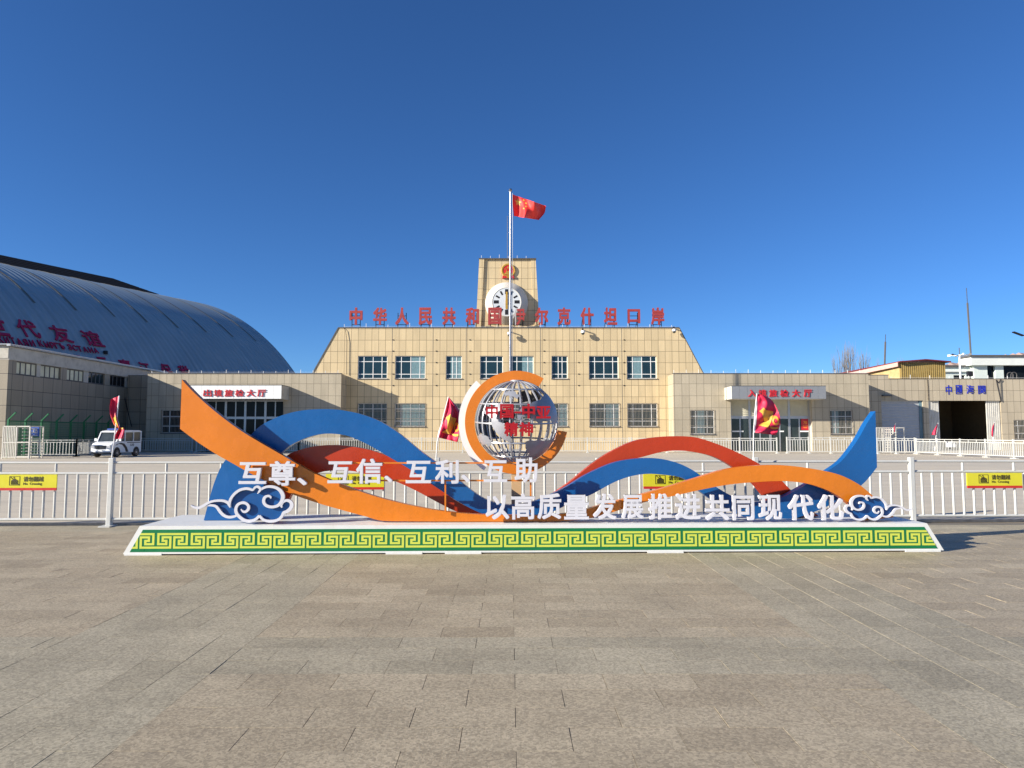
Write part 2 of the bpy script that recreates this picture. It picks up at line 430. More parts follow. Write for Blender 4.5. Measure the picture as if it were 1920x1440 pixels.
# hills far behind on the right
def hills():
    mb = MB(); rnd = random.Random(5)
    prof = [(1500, 706), (1640, 700), (1740, 693), (1772, 683), (1795, 679), (1830, 684), (1860, 674), (1890, 664), (1930, 662), (1990, 652), (2080, 660), (2200, 640), (2400, 660)]
    n = 160; Yd = 900; rows = 9
    for i in range(n + 1):
        px = 1500 + 900 * i / n
        for k in range(len(prof) - 1):
            if prof[k][0] <= px <= prof[k + 1][0]:
                t = (px - prof[k][0]) / (prof[k + 1][0] - prof[k][0]); py = prof[k][1] * (1 - t) + prof[k + 1][1] * t
        z = Z(py, Yd) ; x = X(px, Yd)
        for r_ in range(rows):
            t = r_ / (rows - 1)
            jit = rnd.uniform(-1, 1) * 9 * math.sin(math.pi * min(t * 1.2, 1)) + rnd.uniform(-1, 1) * 2 * t
            mb.v.append(Vector((x + rnd.uniform(-2, 2), Yd - 260 * (1 - t) + jit, -3 + (z + 3) * t ** 1.3 + rnd.uniform(-2, 1.2))))
    for i in range(n):
        for r_ in range(rows - 1):
            a = i * rows + r_; mb.f.append((a, a + rows, a + rows + 1, a + 1))
    tag(mb.build('hills', mat('bare_hill', (.36, .25, .21), .95, .25, .02, bmp=1, bscale=.1)), 'bare pinkish hills beyond the customs buildings', None, None, 'structure')
hills()

# ================================================================ WINDOWS
def window(parent, x0, x1, z0, z1, Y, vs=(.2, .51, .81), hs=(.2, .75), glass='glass', grille=False, curtain=None, deep=.14, shift_mid=False, fw=.065):
    y = Y + deep; fm = MB()
    fm.box(x0, x1, y, y + .05, z0, z0 + fw); fm.box(x0, x1, y, y + .05, z1 - fw, z1)
    fm.box(x0, x0 + fw, y, y + .05, z0 + fw, z1 - fw); fm.box(x1 - fw, x1, y, y + .05, z0 + fw, z1 - fw)
    W, Hh = x1 - x0, z1 - z0
    for t in vs: fm.box(x0 + W * t - fw / 2, x0 + W * t + fw / 2, y - .003, y + .047, z0 + fw, z1 - fw)
    for t in hs: fm.box(x0 + fw, x1 - fw, y + .003, y + .052, z0 + Hh * t - fw / 2, z0 + Hh * t + fw / 2)
    fr = fm.build('window', M['white_frame'], parent)
    MB().box(x0 + .01, x1 - .01, y + .025, y + .035, z0 + .01, z1 - .01).build('pane', M[glass], fr)
    if curtain:
        cm = MB()
        a, b = x0 + W * curtain[0], x0 + W * curtain[1]; n = 14
        for i in range(n):
            q0, q1 = a + (b - a) * i / n, a + (b - a) * (i + 1) / n
            yy = y + .018 + (.006 if i % 2 else 0); y2 = y + .018 + (0 if i % 2 else .006)
            cm.add([(q0, yy, z0 + .06), (q1, y2, z0 + .06), (q1, y2, z1 - .06), (q0, yy, z1 - .06)], [(0, 1, 2, 3)])
        cm.build('curtain', M['curtain'], fr)
    MB().box(x0 - .03, x1 + .08, Y - .07, Y - .004, z0 - .07, z0 + .005).build('sill', M['coping'], fr)
    if grille:
        gm = MB(); n = max(4, int(W / .125)); yb = Y - .06
        for i in range(n + 1):
            q = x0 + W * i / n; gm.box(q - .010, q + .010, yb, yb + .02, z0, z1)
        for t in (.03, .34, .66, .97): gm.box(x0, x1, yb - .004, yb + .026, z0 + Hh * t - .015, z0 + Hh * t + .015)
        gm.build('grille', M['grille'], fr)
    return fr
def rect(px0, px1, py0, py1, Y):
    a, b = at(px0, py0, Y), at(px1, py1, Y); return (a.x, b.x, b.z, a.z)

# ================================================================ MAIN TERMINAL
YM = 66.0
def roof_pins(parent, x0, x1, y, z, step=1.15, h=.28):
    mb = MB(); rnd = random.Random(int(x0 * 10)); x = x0
    mb.bar((x0, y, z + .1), (x1, y, z + .1), .012)
    while x <= x1:
        hh = h * rnd.uniform(.6, 1.3); mb.bar((x, y, z - .01), (x, y, z + hh), .035); x += step
    mb.build('lightning_conductor', M['white_frame'], parent)
def terminal():
    b = thing('terminal_building', 'cream tiled two storey terminal with sloping ends behind the globe sculpture', 'building', (0, YM, 0))
    zt = Z(615, YM)
    L0, L1 = at(587, 700, YM), at(635, 615, YM); R0, R1 = at(1317, 698, YM), at(1273, 615, YM)
    def xl(z): return L1.x + (L0.x - L1.x) * (zt - z) / (zt - L0.z)
    def xr(z): return R1.x + (R0.x - R1.x) * (zt - z) / (zt - R0.z)
    up = [(671, 726), (741, 797.5), (836, 866), (900, 943), (957.5, 1000.5), (1034, 1064.5), (1104, 1160), (1175, 1231.5)]
    lo = [(671, 725), (740, 797.5), (836, 866), (900, 943), (957.5, 1000.5), (1034, 1064.5), (1105, 1162), (1176, 1233)]
    H = [rect(a, c, 667, 710, YM) for a, c in up] + [rect(a, c, 756, 800, YM) for a, c in lo]
    mb = MB(); xa, xb = L1.x, R1.x
    mb.wall(xa, xb, 0, zt, YM, H)
    mb.add([(xl(0), YM, 0), (xa, YM, 0), (xa, YM, zt)], [(0, 1, 2)])
    mb.add([(xb, YM, 0), (xr(0), YM, 0), (xb, YM, zt)], [(0, 1, 2)])
    D = YM + 15
    mb.add([(xl(0), YM, 0), (xa, YM, zt), (xa, D, zt), (xl(0), D, 0)], [(0, 1, 2, 3)])
    mb.add([(xr(0), YM, 0), (xb, YM, zt), (xb, D, zt), (xr(0), D, 0)], [(3, 2, 1, 0)])
    mb.add([(xa, YM, zt), (xb, YM, zt), (xb, D, zt), (xa, D, zt)], [(0, 1, 2, 3)])
    mb.add([(xl(0), D, 0), (xr(0), D, 0), (xb, D, zt), (xa, D, zt)], [(3, 2, 1, 0)])
    mb.build('wall', M['tile_yellow'], b)
    cp = MB(); cp.box(xa - .03, xb + .03, YM - .05, YM + .35, zt + .002, zt + .08)
    cp.bar((xa - .03, YM + .1, zt + .03), (xl(6.5) - .05, YM + .1, 6.5), .09, .3); cp.bar((xb + .03, YM + .1, zt + .03), (xr(6.5) + .05, YM + .1, 6.5), .06, .3)
    cp.build('coping', M['coping'], b)
    for i, (a, c) in enumerate(up):
        r = rect(a, c, 667, 710, YM); n = c - a < 35
        cur = {0: None, 1: (.5, .97), 2: (.3, .97), 4: (.5, .97), 7: (.2, .5)}.get(i)
        window(b, *r, YM, vs=(.42, .66) if n else ((.27, .75) if i in (3, 4) else (.2, .51, .81)), hs=(.2, .75), curtain=cur)
    for i, (a, c) in enumerate(lo):
        r = rect(a, c, 756, 800, YM); n = c - a < 35
        window(b, *r, YM, vs=(.45,) if n else (.2, .51, .81), hs=(.24, .76), grille=True, curtain={1: (.22, .97), 5: (.5, .97), 6: (.55, .97), 0: None}.get(i))
    for px in (737, 818, 881, 1020, 1085, 1170):
        for py in (637.5, 658.5, 680, 701.5, 723):
            p = at(px, py, YM); MB().box(p.x - .05, p.x + .09, YM - .035, YM - .002, p.z - .04, p.z + .05).build('weep_vent', M['black_steel'], b)
    for px in (734, 811, 873.5, 1013.5, 1077, 1167):
        x = X(px, YM); MB().box(x - .02, x + .02, YM - .006, YM - .002, .1, zt - .02).build('expansion_joint', M['coping'], b)
    roof_pins(b, xa + .5, xb - .3, YM + .15, zt + .08, 2.1, .36)
    cab = MB(); cab.tube([at(644, 614, YM - .05), at(648, 620, YM - .1), at(650.5, 640, YM - .12), at(650, 670, YM - .12), at(650, 702, YM - .12)], .025, 6)
    cab.build('cable', M['black_steel'], b)
    # clock tower
    Yt = YM + 2.2; tz = Z(485, Yt); bz = zt - .6
    def xx(px, py): return at(px, py, Yt).x
    xo = [xx(892, 620), xx(898.5, 485)], [xx(1012, 620), xx(1004.5, 485)]
    ZB = Z(620, Yt)
    def slab(pl, pr, y0, y1):
        mb = MB(); a, bq = pl, pr
        vs = [(a[0], y0, ZB), (bq[0], y0, ZB), (bq[1], y0 + .25, tz), (a[1], y0 + .25, tz), (a[0], y1, ZB), (bq[0], y1, ZB), (bq[1], y1 - .25, tz), (a[1], y1 - .25, tz)]
        mb.add(vs, [(0, 1, 2, 3), (1, 5, 6, 2), (4, 0, 3, 7), (3, 2, 6, 7), (5, 4, 7, 6)]); return mb
    core = slab([xo[0][0] + .5, xo[0][1] + .5], [xo[1][0] - .5, xo[1][1] - .5], Yt, Yt + 5)
    tw = core.build('clock_tower', M['tile_yellow'], b)
    slab([xo[0][0], xo[0][1]], [xo[0][0] + .5, xo[0][1] + .5], Yt - .16, Yt + 5.1).build('pilaster', M['tile_yellow'], tw)
    slab([xo[1][0] - .5, xo[1][1] - .5], [xo[1][0], xo[1][1]], Yt - .06, Yt + 5.1).build('pilaster', M['tile_yellow'], tw)
    cpt = MB().box(xo[0][1] - .05, xo[1][1] + .05, Yt + .02, Yt + 5, tz + .002, tz + .07); cpt.build('coping', M['coping'], tw)
    roof_pins(tw, xo[0][1] + .2, xo[1][1] - .1, Yt + .5, tz + .07, .9, .4)
    p = at(951.5, 405, Yt + 2); MB().tube([(p.x, Yt + 2, tz), (p.x, Yt + 2, p.z)], .045, 6).build('antenna', M['steel'], tw)
    # clock
    c = at(950, 569, Yt); cy = Yt - .85; cx, cz = c.x, c.z
    dr = MB().lathe([(2.13, Yt + .2), (2.13, Yt - .02), (1.44, cy), (1.40, cy), (1.38, cy + .05), (.02, cy + .05)], (cx, 0, cz), 'y', 64)
    dm = dr.build('clock', M['drum'], b, smooth=True)
    fc = MB().lathe([(1.385, cy + .049), (1.385, cy + .03), (.01, cy + .03)], (cx, 0, cz), 'y', 48); fc.build('clock_face', M['clock_face'], dm)
    for k in range(12):
        a = math.pi / 2 - k * math.pi / 6; q = k % 3 == 0
        mb = MB(); r0, r1, hw = (.77, 1.27, .16) if q else (.80, 1.22, .085)
        u = Vector((math.cos(a), 0, math.sin(a))); v_ = Vector((-u.z, 0, u.x)); o = Vector((cx, cy + .02, cz))
        pp = [o + u * r0 - v_ * hw, o + u * r1 - v_ * hw, o + u * r1 + v_ * hw, o + u * r0 + v_ * hw]
        mb.add(pp + [w_ + Vector((0, .008, 0)) for w_ in pp], [(0, 1, 2, 3), (0, 4, 5, 1), (1, 5, 6, 2), (2, 6, 7, 3), (3, 7, 4, 0)])
        mb.build('hour_mark', M['black_steel'], dm)
    MB().box(cx - .09, cx + .09, cy - .04, cy - .02, cz - .25, cz + 1.0).build('minute_hand', M['gold'], dm)
    MB().box(cx - .11, cx + .11, cy - .015, cy + .005, cz - .72, cz + .2).build('hour_hand', M['gold'], dm)
    # emblem
    e = at(953, 507.5, Yt); ex, ez = e.x, e.z; ey = Yt + .12
    em = MB().lathe([(.70, ey + .2), (.70, ey - .05), (.66, ey - .1), (.54, ey - .08), (.52, ey - .02), (.01, ey - .02)], (ex, 0, ez + .05), 'y', 40).build('emblem', M['gold'], b, smooth=True)
    MB().lathe([(.525, ey - .02), (.525, ey - .05), (.01, ey - .05)], (ex, 0, ez + .05), 'y', 40).build('red_disc', M['emblem_red'], em)
    st = MB()
    def star(mb, x, z, r, y0, y1, rot=0):
        mb.prism([(x + (r if k % 2 == 0 else r * .42) * math.sin(rot + k * math.pi / 5), z + (r if k % 2 == 0 else r * .42) * math.cos(rot + k * math.pi / 5)) for k in range(10)], y0, y1)
    star(st, ex, ez + .32, .17, ey - .075, ey - .045)
    for dx, dz in ((-.3, .18), (-.15, .06), (.15, .06), (.3, .18)): star(st, ex + dx, ez + dz, .085, ey - .075, ey - .045)
    st.build('emblem_stars', M['gold'], em)
    gt = MB(); gt.box(ex - .36, ex + .36, ey - .08, ey - .045, ez - .36, ez - .22); gt.prism([(ex - .3, ez - .2), (ex + .3, ez - .2), (ex + .22, ez - .1), (ex - .22, ez - .1)], ey - .08, ey - .045)
    gt.box(ex - .16, ex + .16, ey - .075, ey - .04, ez - .09, ez - .03); gt.build('gate_relief', M['gold'], em)
    rb = MB(); rb.prism([(ex - .6, ez - .78), (ex - .35, ez - .72), (ex + .35, ez - .72), (ex + .6, ez - .78), (ex + .55, ez - .48), (ex + .3, ez - .55), (ex, ez - .5), (ex - .3, ez - .55), (ex - .55, ez - .48)], ey - .13, ey + .12)
    rb.build('ribbon', M['emblem_red'], em)
    MB().lathe([(.17, ey - .13), (.17, ey - .17), (.08, ey - .17), (.08, ey - .15)], (ex, 0, ez - .56), 'y', 16).build('gear_wheel', M['gold'], em)
    return b
TERM = terminal()

def roof_sign():
    Y = YM + .45; zt = Z(615, YM) + .08
    b = thing('rooftop_sign', 'row of faded red characters standing on frames along the terminal roof edge', 'sign', (0, Y, zt))
    xs_ = [667.3, 712.3, 753.7, 797.5, 841.8, 885.5, 927.8, 973.5, 1015.6, 1057.7, 1101, 1145, 1188.7, 1233.5]
    for ch, cx in zip("中华人民共和国伊尔克什坦口岸", xs_):
        hw = 12 if ch in "口" else 12.6
        if ch == '伊':
            o = text_px('尹', (968, 579, 985, 609.5), Y, .14, M['roof_red'], b, off=.034)
            text_px('亻', (961, 577, 970, 609.5), Y, .14, M['faded_grey'], o, 'faded_stroke', off=.022)
        elif ch == '中':
            o = text_px('中', (cx - 12, 576.5, cx + 12, 609), Y, .14, M['roof_red'], b, off=.034)
        else:
            o = text_px(ch, (cx - hw, 576.5 if ch != '口' else 579.5, cx + hw, 609 if ch != '口' else 606), Y, .14, M['roof_red'], b, off=.034)
        fr = MB(); x = X(cx, Y, 600)
        for dx in (-.42, .38):
            fr.bar((x + dx, Y + .22, zt), (x + dx, Y + .22, zt + 1.5), .06); fr.bar((x + dx - .12, Y + .75, zt), (x + dx, Y + .25, zt + 1.0), .05)
        for dz in (.35, 1.2): fr.bar((x - .42, Y + .19, zt + dz), (x + .38, Y + .19, zt + dz), .05)
        fr.build('frame', M['black_steel'], o)
roof_sign()

# ---------------------------------------------------------------- wings
YW = 63.9
def canopy(parent, px0, px1, front, mname, chars, cols, y0, y1, name):
    """px0..px1 measured on the canopy front plane"""
    Yf = YW - 2.05; a, c = at(px0, 722.5 if front == 'w' else 724, Yf), at(px1, 748, Yf)
    bx = MB().box(a.x, c.x, Yf, YW - .003, c.z, a.z).build('canopy', M['plaster' if front == 'w' else 'ribbed_door'], parent)
    n = 12; wd = (c.x - a.x) / n
    pl = MB()
    for i in range(n): pl.box(a.x + i * wd + .008, a.x + (i + 1) * wd - .008, Yf - .02, Yf - .002, c.z + .02, a.z - .02)
    pl.build('fascia_cladding', M[mname], bx)
    MB().box(a.x - .02, c.x + .02, Yf - .03, YW - .004, a.z + .002, a.z + .05).build('canopy_trim', M['coping'], bx)
    for ch, cx in zip(chars, cols):
        text_px(ch, (cx, y0, cx + 15.5, y1), Yf - .09, .07, M['sign_red'], bx, 'character', .02)
    return bx
def left_wing():
    b = thing('departure_hall', 'low beige tiled wing with white canopy sign left of the terminal', 'building', (X(455, YW), YW, 0))
    x0, x1 = X(275, YW), X(639, YW); zt = Z(701, YW)
    win = rect(303, 350, 768.5, 812, YW); ent = (X(379, YW), X(531, YW), -1, Z(750, YW))
    mb = MB(); mb.wall(x0, x1, 0, zt, YW, [win, ent], .18)
    D = YW + 12
    mb.add([(x0, YW, 0), (x0, YW, zt), (x0, D, zt), (x0, D, 0)], [(0, 3, 2, 1)]); mb.add([(x1, YW, 0), (x1, D, 0), (x1, D, zt), (x1, YW, zt)], [(0, 1, 2, 3)])
    mb.add([(x0, YW, zt), (x1, YW, zt), (x1, D, zt), (x0, D, zt)], [(0, 1, 2, 3)])
    mb.build('wall', M['tile_grey'], b)
    MB().box(x0 - .02, x1 + .03, YW - .04, YW + .3, zt + .002, zt + .07).build('coping', M['coping'], b)
    roof_pins(b, x0 + .3, x1 - .3, YW + .12, zt + .07)
    window(b, *win, YW, vs=(.3,), hs=(.3, .72), glass='glass_dark', grille=True)
    canopy(b, 349, 527.5, 'w', 'white_panel', "出境旅检大厅", [381, 400.5, 421, 441, 462, 482.5], 730.5, 743.5, 'l')  # white fascia: reflected gloss of these panels is put into their colour
    # glazed entrance
    e = MB(); yy = YW + .6
    xs_ = [X(p, YW) for p in (381, 419, 456, 494, 531)]
    for q in xs_: e.box(q - .1, q + .1, yy - .06, yy + .06, 0, ent[3] + .05)
    for i in range(4):
        m_ = (xs_[i] + xs_[i + 1]) / 2; e.box(m_ - .05, m_ + .05, yy - .03, yy + .05, 0, ent[3])
    for py in (783,): e.box(xs_[0], xs_[-1], yy - .05, yy + .055, Z(py, YW) - .12, Z(py, YW) + .1)
    e.box(xs_[0], xs_[-1], yy - .052, yy + .053, ent[3] - .12, ent[3] + .06)
    en = e.build('entrance_frame', M['alu'], b)
    MB().box(xs_[0], xs_[-1], yy + .01, yy + .02, 0, ent[3]).build('glazing', M['glass_dark'], en)
    rv = MB(); rv.box(ent[0] - .25, ent[0] - .001, YW + .18, yy + .2, 0, ent[3]); rv.box(ent[1] + .001, ent[1] + .25, YW + .18, yy + .2, 0, ent[3]); rv.box(ent[0] - .25, ent[1] + .25, YW + .185, yy + .2, ent[3] + .001, ent[3] + .2)
    rv.build('porch_lining', M['plaster'], en)
left_wing()
def right_wing():
    b = thing('arrival_hall', 'low beige tiled wing with grey canopy sign right of the terminal', 'building', (X(1445, YW), YW, 0))
    x0, x1 = X(1263, YW), X(1630, YW); zt = Z(701, YW)
    w1 = rect(1294, 1340, 768.5, 814, YW); w2 = rect(1556, 1600, 769, 814, YW); ent = (X(1370, YW), X(1522, YW), -1, Z(750, YW))
    mb = MB(); mb.wall(x0, x1, 0, zt, YW, [w1, w2, ent], .18)
    D = YW + 12
    mb.add([(x0, YW, 0), (x0, YW, zt), (x0, D, zt), (x0, D, 0)], [(0, 3, 2, 1)]); mb.add([(x1, YW, 0), (x1, D, 0), (x1, D, zt), (x1, YW, zt)], [(0, 1, 2, 3)])
    mb.add([(x0, YW, zt), (x1, YW, zt), (x1, D, zt), (x0, D, zt)], [(0, 1, 2, 3)])
    mb.build('wall', M['tile_grey'], b)
    MB().box(x0 - .02, x1 + .03, YW - .04, YW + .3, zt + .002, zt + .07).build('coping', M['coping'], b)
    roof_pins(b, x0 + .1, x1 - .3, YW + .12, zt + .07)
    window(b, *w1, YW, vs=(.25, .72), hs=(.28, .74), grille=True, curtain=(.3, .6)); window(b, *w2, YW, vs=(.25, .72), hs=(.28, .74), grille=True, curtain=(.1, .4))
    canopy(b, 1371.5, 1549, 'g', 'silver_panel', "入境旅检大厅", [1402.5, 1422, 1442, 1463, 1485, 1507], 730.5, 744, 'r')
    yy = YW + .55; e = MB(); xs_ = [X(p, YW) for p in (1372, 1408.5, 1447, 1483, 1521)]
    for q in xs_: e.box(q - .1, q + .1, yy - .06, yy + .06, 0, ent[3] + .05)
    zb, zc = Z(785, YW), Z(780, YW)
    e.box(xs_[0], xs_[-1], yy - .052, yy + .053, zb, zc)
    for i in range(4):
        m_ = (xs_[i] + xs_[i + 1]) / 2; e.box(m_ - .06, m_ + .06, yy - .03, yy + .05, 0, zb)
    en = e.build('entrance_frame', M['alu'], b)
    for i in range(4):
        sh = MB(); a, c = xs_[i] + .1, xs_[i + 1] - .1; n = 9
        for k in range(n):
            z0 = zc + (ent[3] - zc) * k / n; z1 = zc + (ent[3] - zc) * (k + 1) / n
            sh.add([(a, yy - .03, z0), (c, yy - .03, z0), (c, yy + .02, z1), (a, yy + .02, z1)], [(0, 1, 2, 3)])
            sh.add([(a, yy + .02, z1), (c, yy + .02, z1), (c, yy - .03, z1), (a, yy - .03, z1)], [(0, 1, 2, 3)])
        sh.build('roller_blind', M['blind'], en)
    MB().box(xs_[0], xs_[-1], yy + .01, yy + .02, 0, zb).build('glazing', M['entrance_glass'], en)
    po = rect(1502, 1517.5, 785.5, 806.5, yy - .05); ps = MB().box(po[0], po[1], yy - .05, yy - .04, po[2], po[3]).build('poster', M['sign_red'], en)
    tx = MB(); text_in(tx, '70', po[0] + .2, po[1] - .2, po[3] - .5, po[3] - .2, yy - .056, .004, .02); tx.box(po[0] + .12, po[1] - .12, yy - .056, yy - .052, po[2] + .35, po[2] + .42); tx.box(po[0] + .2, po[1] - .2, yy - .056, yy - .052, po[2] + .2, po[2] + .26)
    tx.build('poster_print', M['cloth_orange'], ps)
    for a, c in ((1373, 1394), (1462, 1470), (1500, 1521)):
        q = rect(a, c, 807.5, 810, yy - .04); MB().box(q[0], q[1], yy - .036, yy - .03, q[2], q[3]).build('door_strip', M['white_panel'], en)
    rv = MB(); rv.box(ent[0] - .25, ent[0] - .001, YW + .18, yy + .2, 0, ent[3]); rv.box(ent[1] + .001, ent[1] + .25, YW + .18, yy + .2, 0, ent[3]); rv.box(ent[0] - .25, ent[1] + .25, YW + .185, yy + .2, ent[3] + .001, ent[3] + .2)
    rv.build('porch_lining', M['plaster'], en)
right_wing()

# ---------------------------------------------------------------- customs gate block on the right
YC = 67.5
def gate_block():
    b = thing('customs_gate_building', 'beige tiled customs block with dark open gateway and blue characters', 'building', (X(1760, YC), YC, 0))
    zt, zt2 = Z(710.5, YC), Z(703.5, YC); xl_, xr_ = X(1626, YC), X(2080, YC)
    xa = X(1668, YC); zg = Z(751, YC)
    sh = (X(1652.5, YC), X(1731, YC), -1, zg); ga = (X(1741, YC), X(1877, YC), -1, zg); wn = rect(1900, 1935, 787, 824, YC); wn2 = rect(1975, 2015, 787, 824, YC)
    mb = MB(); mb.wall(xl_, xr_, 0, zt, YC, [sh, ga, wn, wn2], .35)
    mb.wall(xl_, xa, zt, zt2, YC); D = YC + 11
    mb.add([(xa, YC, zt), (xa, D, zt), (xa, D, zt2), (xa, YC, zt2)], [(0, 1, 2, 3)]); mb.add([(xl_, YC, zt2), (xa, YC, zt2), (xa, D, zt2), (xl_, D, zt2)], [(0, 1, 2, 3)])
    mb.add([(xa, YC, zt), (xr_, YC, zt), (xr_, D, zt), (xa, D, zt)], [(0, 1, 2, 3)])
    mb.add([(xr_, YC, 0), (xr_, D, 0), (xr_, D, zt), (xr_, YC, zt)], [(0, 1, 2, 3)]); mb.add([(xl_, D, 0), (xr_, D, 0), (xr_, D, zt), (xl_, D, zt)], [(3, 2, 1, 0)])
    mb.build('wall', M['tile_gate'], b)
    MB().box(xa + .01, xr_, YC - .03, YC + .3, zt + .002, zt + .05).build('coping', M['coping'], b); MB().box(xl_, xa + .04, YC - .03, YC + .3, zt2 + .002, zt2 + .05).build('coping', M['coping'], b)
    roof_pins(b, xa + .3, xr_ - .3, YC + .12, zt + .05, 1.9)
    # lettered lintel slightly proud
    li = MB().box(ga[0] + .02, ga[1] - .02, YC - .12, YC - .003, zg - .02, zt - .02).build('lintel', M['tile_gate'], b)
    for ch, bx in zip("中國海関", ((1773, 722, 1785, 740), (1792, 722, 1804.5, 739), (1812, 722, 1827, 738.5), (1834, 723, 1848.5, 739))):
        text_px(ch, bx, YC - .165, .04, M['letter_blue'], li, 'character', .010)
    cr = MB()
    for pts in ([(1739, 711), (1740, 725), (1740.5, 738), (1741, 751)], [(1868, 712), (1870, 722), (1874, 740), (1876.5, 752)], [(1868, 712), (1872, 718), (1877, 711)]):
        cr.tube([at(x, y, YC - .14) for x, y in pts], .035, 5)
    cr.build('cable', M['black_steel'], li)
    s = MB(); n = 18; yy = YC + .3; z1 = zg; hgt = zg / n
    for k in range(n):
        s.add([(sh[0], yy - .03, k * hgt), (sh[1], yy - .03, k * hgt), (sh[1], yy, (k + .85) * hgt), (sh[0], yy, (k + .85) * hgt), (sh[0], yy - .03, (k + 1) * hgt), (sh[1], yy - .03, (k + 1) * hgt)], [(0, 1, 2, 3), (3, 2, 5, 4)])
    st = s.build('roller_shutter', M['shutter'], b)
    MB().box(sh[1] - .28, sh[1], yy - .1, yy - .04, 0, zg).build('guide_rail', mat('bluish_rail', (.12, .2, .24), .4), st)
    MB().box(sh[0] + .05, sh[0] + .9, YC - .35, YC - .003, Z(742, YC) - .06, Z(742, YC) + .06).build('wall_lamp', M['coping'], b)
    for a, c, nm in ((1741.5, 1762, 0), (1850.5, 1876.5, 1)):
        d = MB(); x0, x1 = X(a, YC), X(c, YC); m_ = 14
        for i in range(m_):
            q0, q1 = x0 + (x1 - x0) * i / m_, x0 + (x1 - x0) * (i + 1) / m_; y0 = YC + .1 + (.05 if i % 2 else 0)
            d.box(q0, q1, y0, YC + .2, .05, zg - .02)
        d.build('sliding_door', M['ribbed_door'], b)
    # dark room inside the gate
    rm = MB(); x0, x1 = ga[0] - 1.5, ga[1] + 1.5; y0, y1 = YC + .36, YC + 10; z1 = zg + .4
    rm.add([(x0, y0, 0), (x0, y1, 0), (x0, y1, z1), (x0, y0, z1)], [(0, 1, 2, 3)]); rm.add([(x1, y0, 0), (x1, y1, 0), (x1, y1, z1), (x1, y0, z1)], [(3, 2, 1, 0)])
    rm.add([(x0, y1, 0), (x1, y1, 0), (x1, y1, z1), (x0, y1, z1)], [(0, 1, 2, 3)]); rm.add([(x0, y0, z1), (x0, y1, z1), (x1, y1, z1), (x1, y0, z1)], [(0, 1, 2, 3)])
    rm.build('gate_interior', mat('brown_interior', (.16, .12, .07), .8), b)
    window(b, *wn, YC, vs=(.3, .7), hs=(.3, .7), grille=True); window(b, *wn2, YC, vs=(.3, .7), hs=(.3, .7), grille=True)
gate_block()

# ---------------------------------------------------------------- buildings behind on the right
def shed():
    Y = 84; b = thing('corrugated_shed', 'ochre corrugated shed with a low pitched maroon roof behind the customs block', 'building', (X(1700, Y), Y, 0))
    a = at(1687, 677, Y); pk = at(1732, 677, Y); r = at(1772, 680, Y); zl = Z(677.5, Y)
    w1 = MB(); n = 44
    for i in range(n):
        q0, q1 = a.x + (r.x - a.x) * i / n, a.x + (r.x - a.x) * (i + 1) / n
        y0 = Y + (.0 if i % 2 else .09); ztop = Z(679.5, Y) + .0
        w1.box(q0, q1, y0, Y + .3, 3, ztop)
    w1.build('corrugated_wall', M['shed_yellow'], b)
    lx = at(1575, 704, Y + 12)
    wl = MB(); wl.add([(a.x, Y + .1, 3), (lx.x, Y + 12, 3), (lx.x, Y + 12, lx.z), (a.x, Y + .1, Z(683, Y))], [(3, 2, 1, 0)])
    wl.build('wall', M['shed_wall'], b)
    rf = MB(); rt = at(1775, 680.5, Y - .4)
    P = [(a.x - .3, Y - .5, Z(680, Y)), (pk.x, Y - .5, Z(676, Y)), (rt.x + .5, Y - .5, Z(680, Y)), (rt.x + .5, Y + 12, Z(680, Y)), (pk.x, Y + 12, Z(676, Y)), (lx.x - .6, Y + 12, lx.z + .1)]
    rf.add(P + [(p[0], p[1], p[2] + .14) for p in P], [(6, 7, 10, 11), (7, 8, 9, 10), (0, 1, 7, 6), (1, 2, 8, 7), (2, 3, 9, 8), (5, 0, 6, 11), (0, 5, 4, 1), (1, 4, 3, 2)])
    rf.build('roof', M['maroon'], b)
    tr = MB(); tr.bar((a.x - .35, Y - .2, Z(683.5, Y)), (lx.x - .65, Y + 11.8, lx.z - .3), .5, .08); tr.build('fascia', M['pink_trim'], b)
shed()
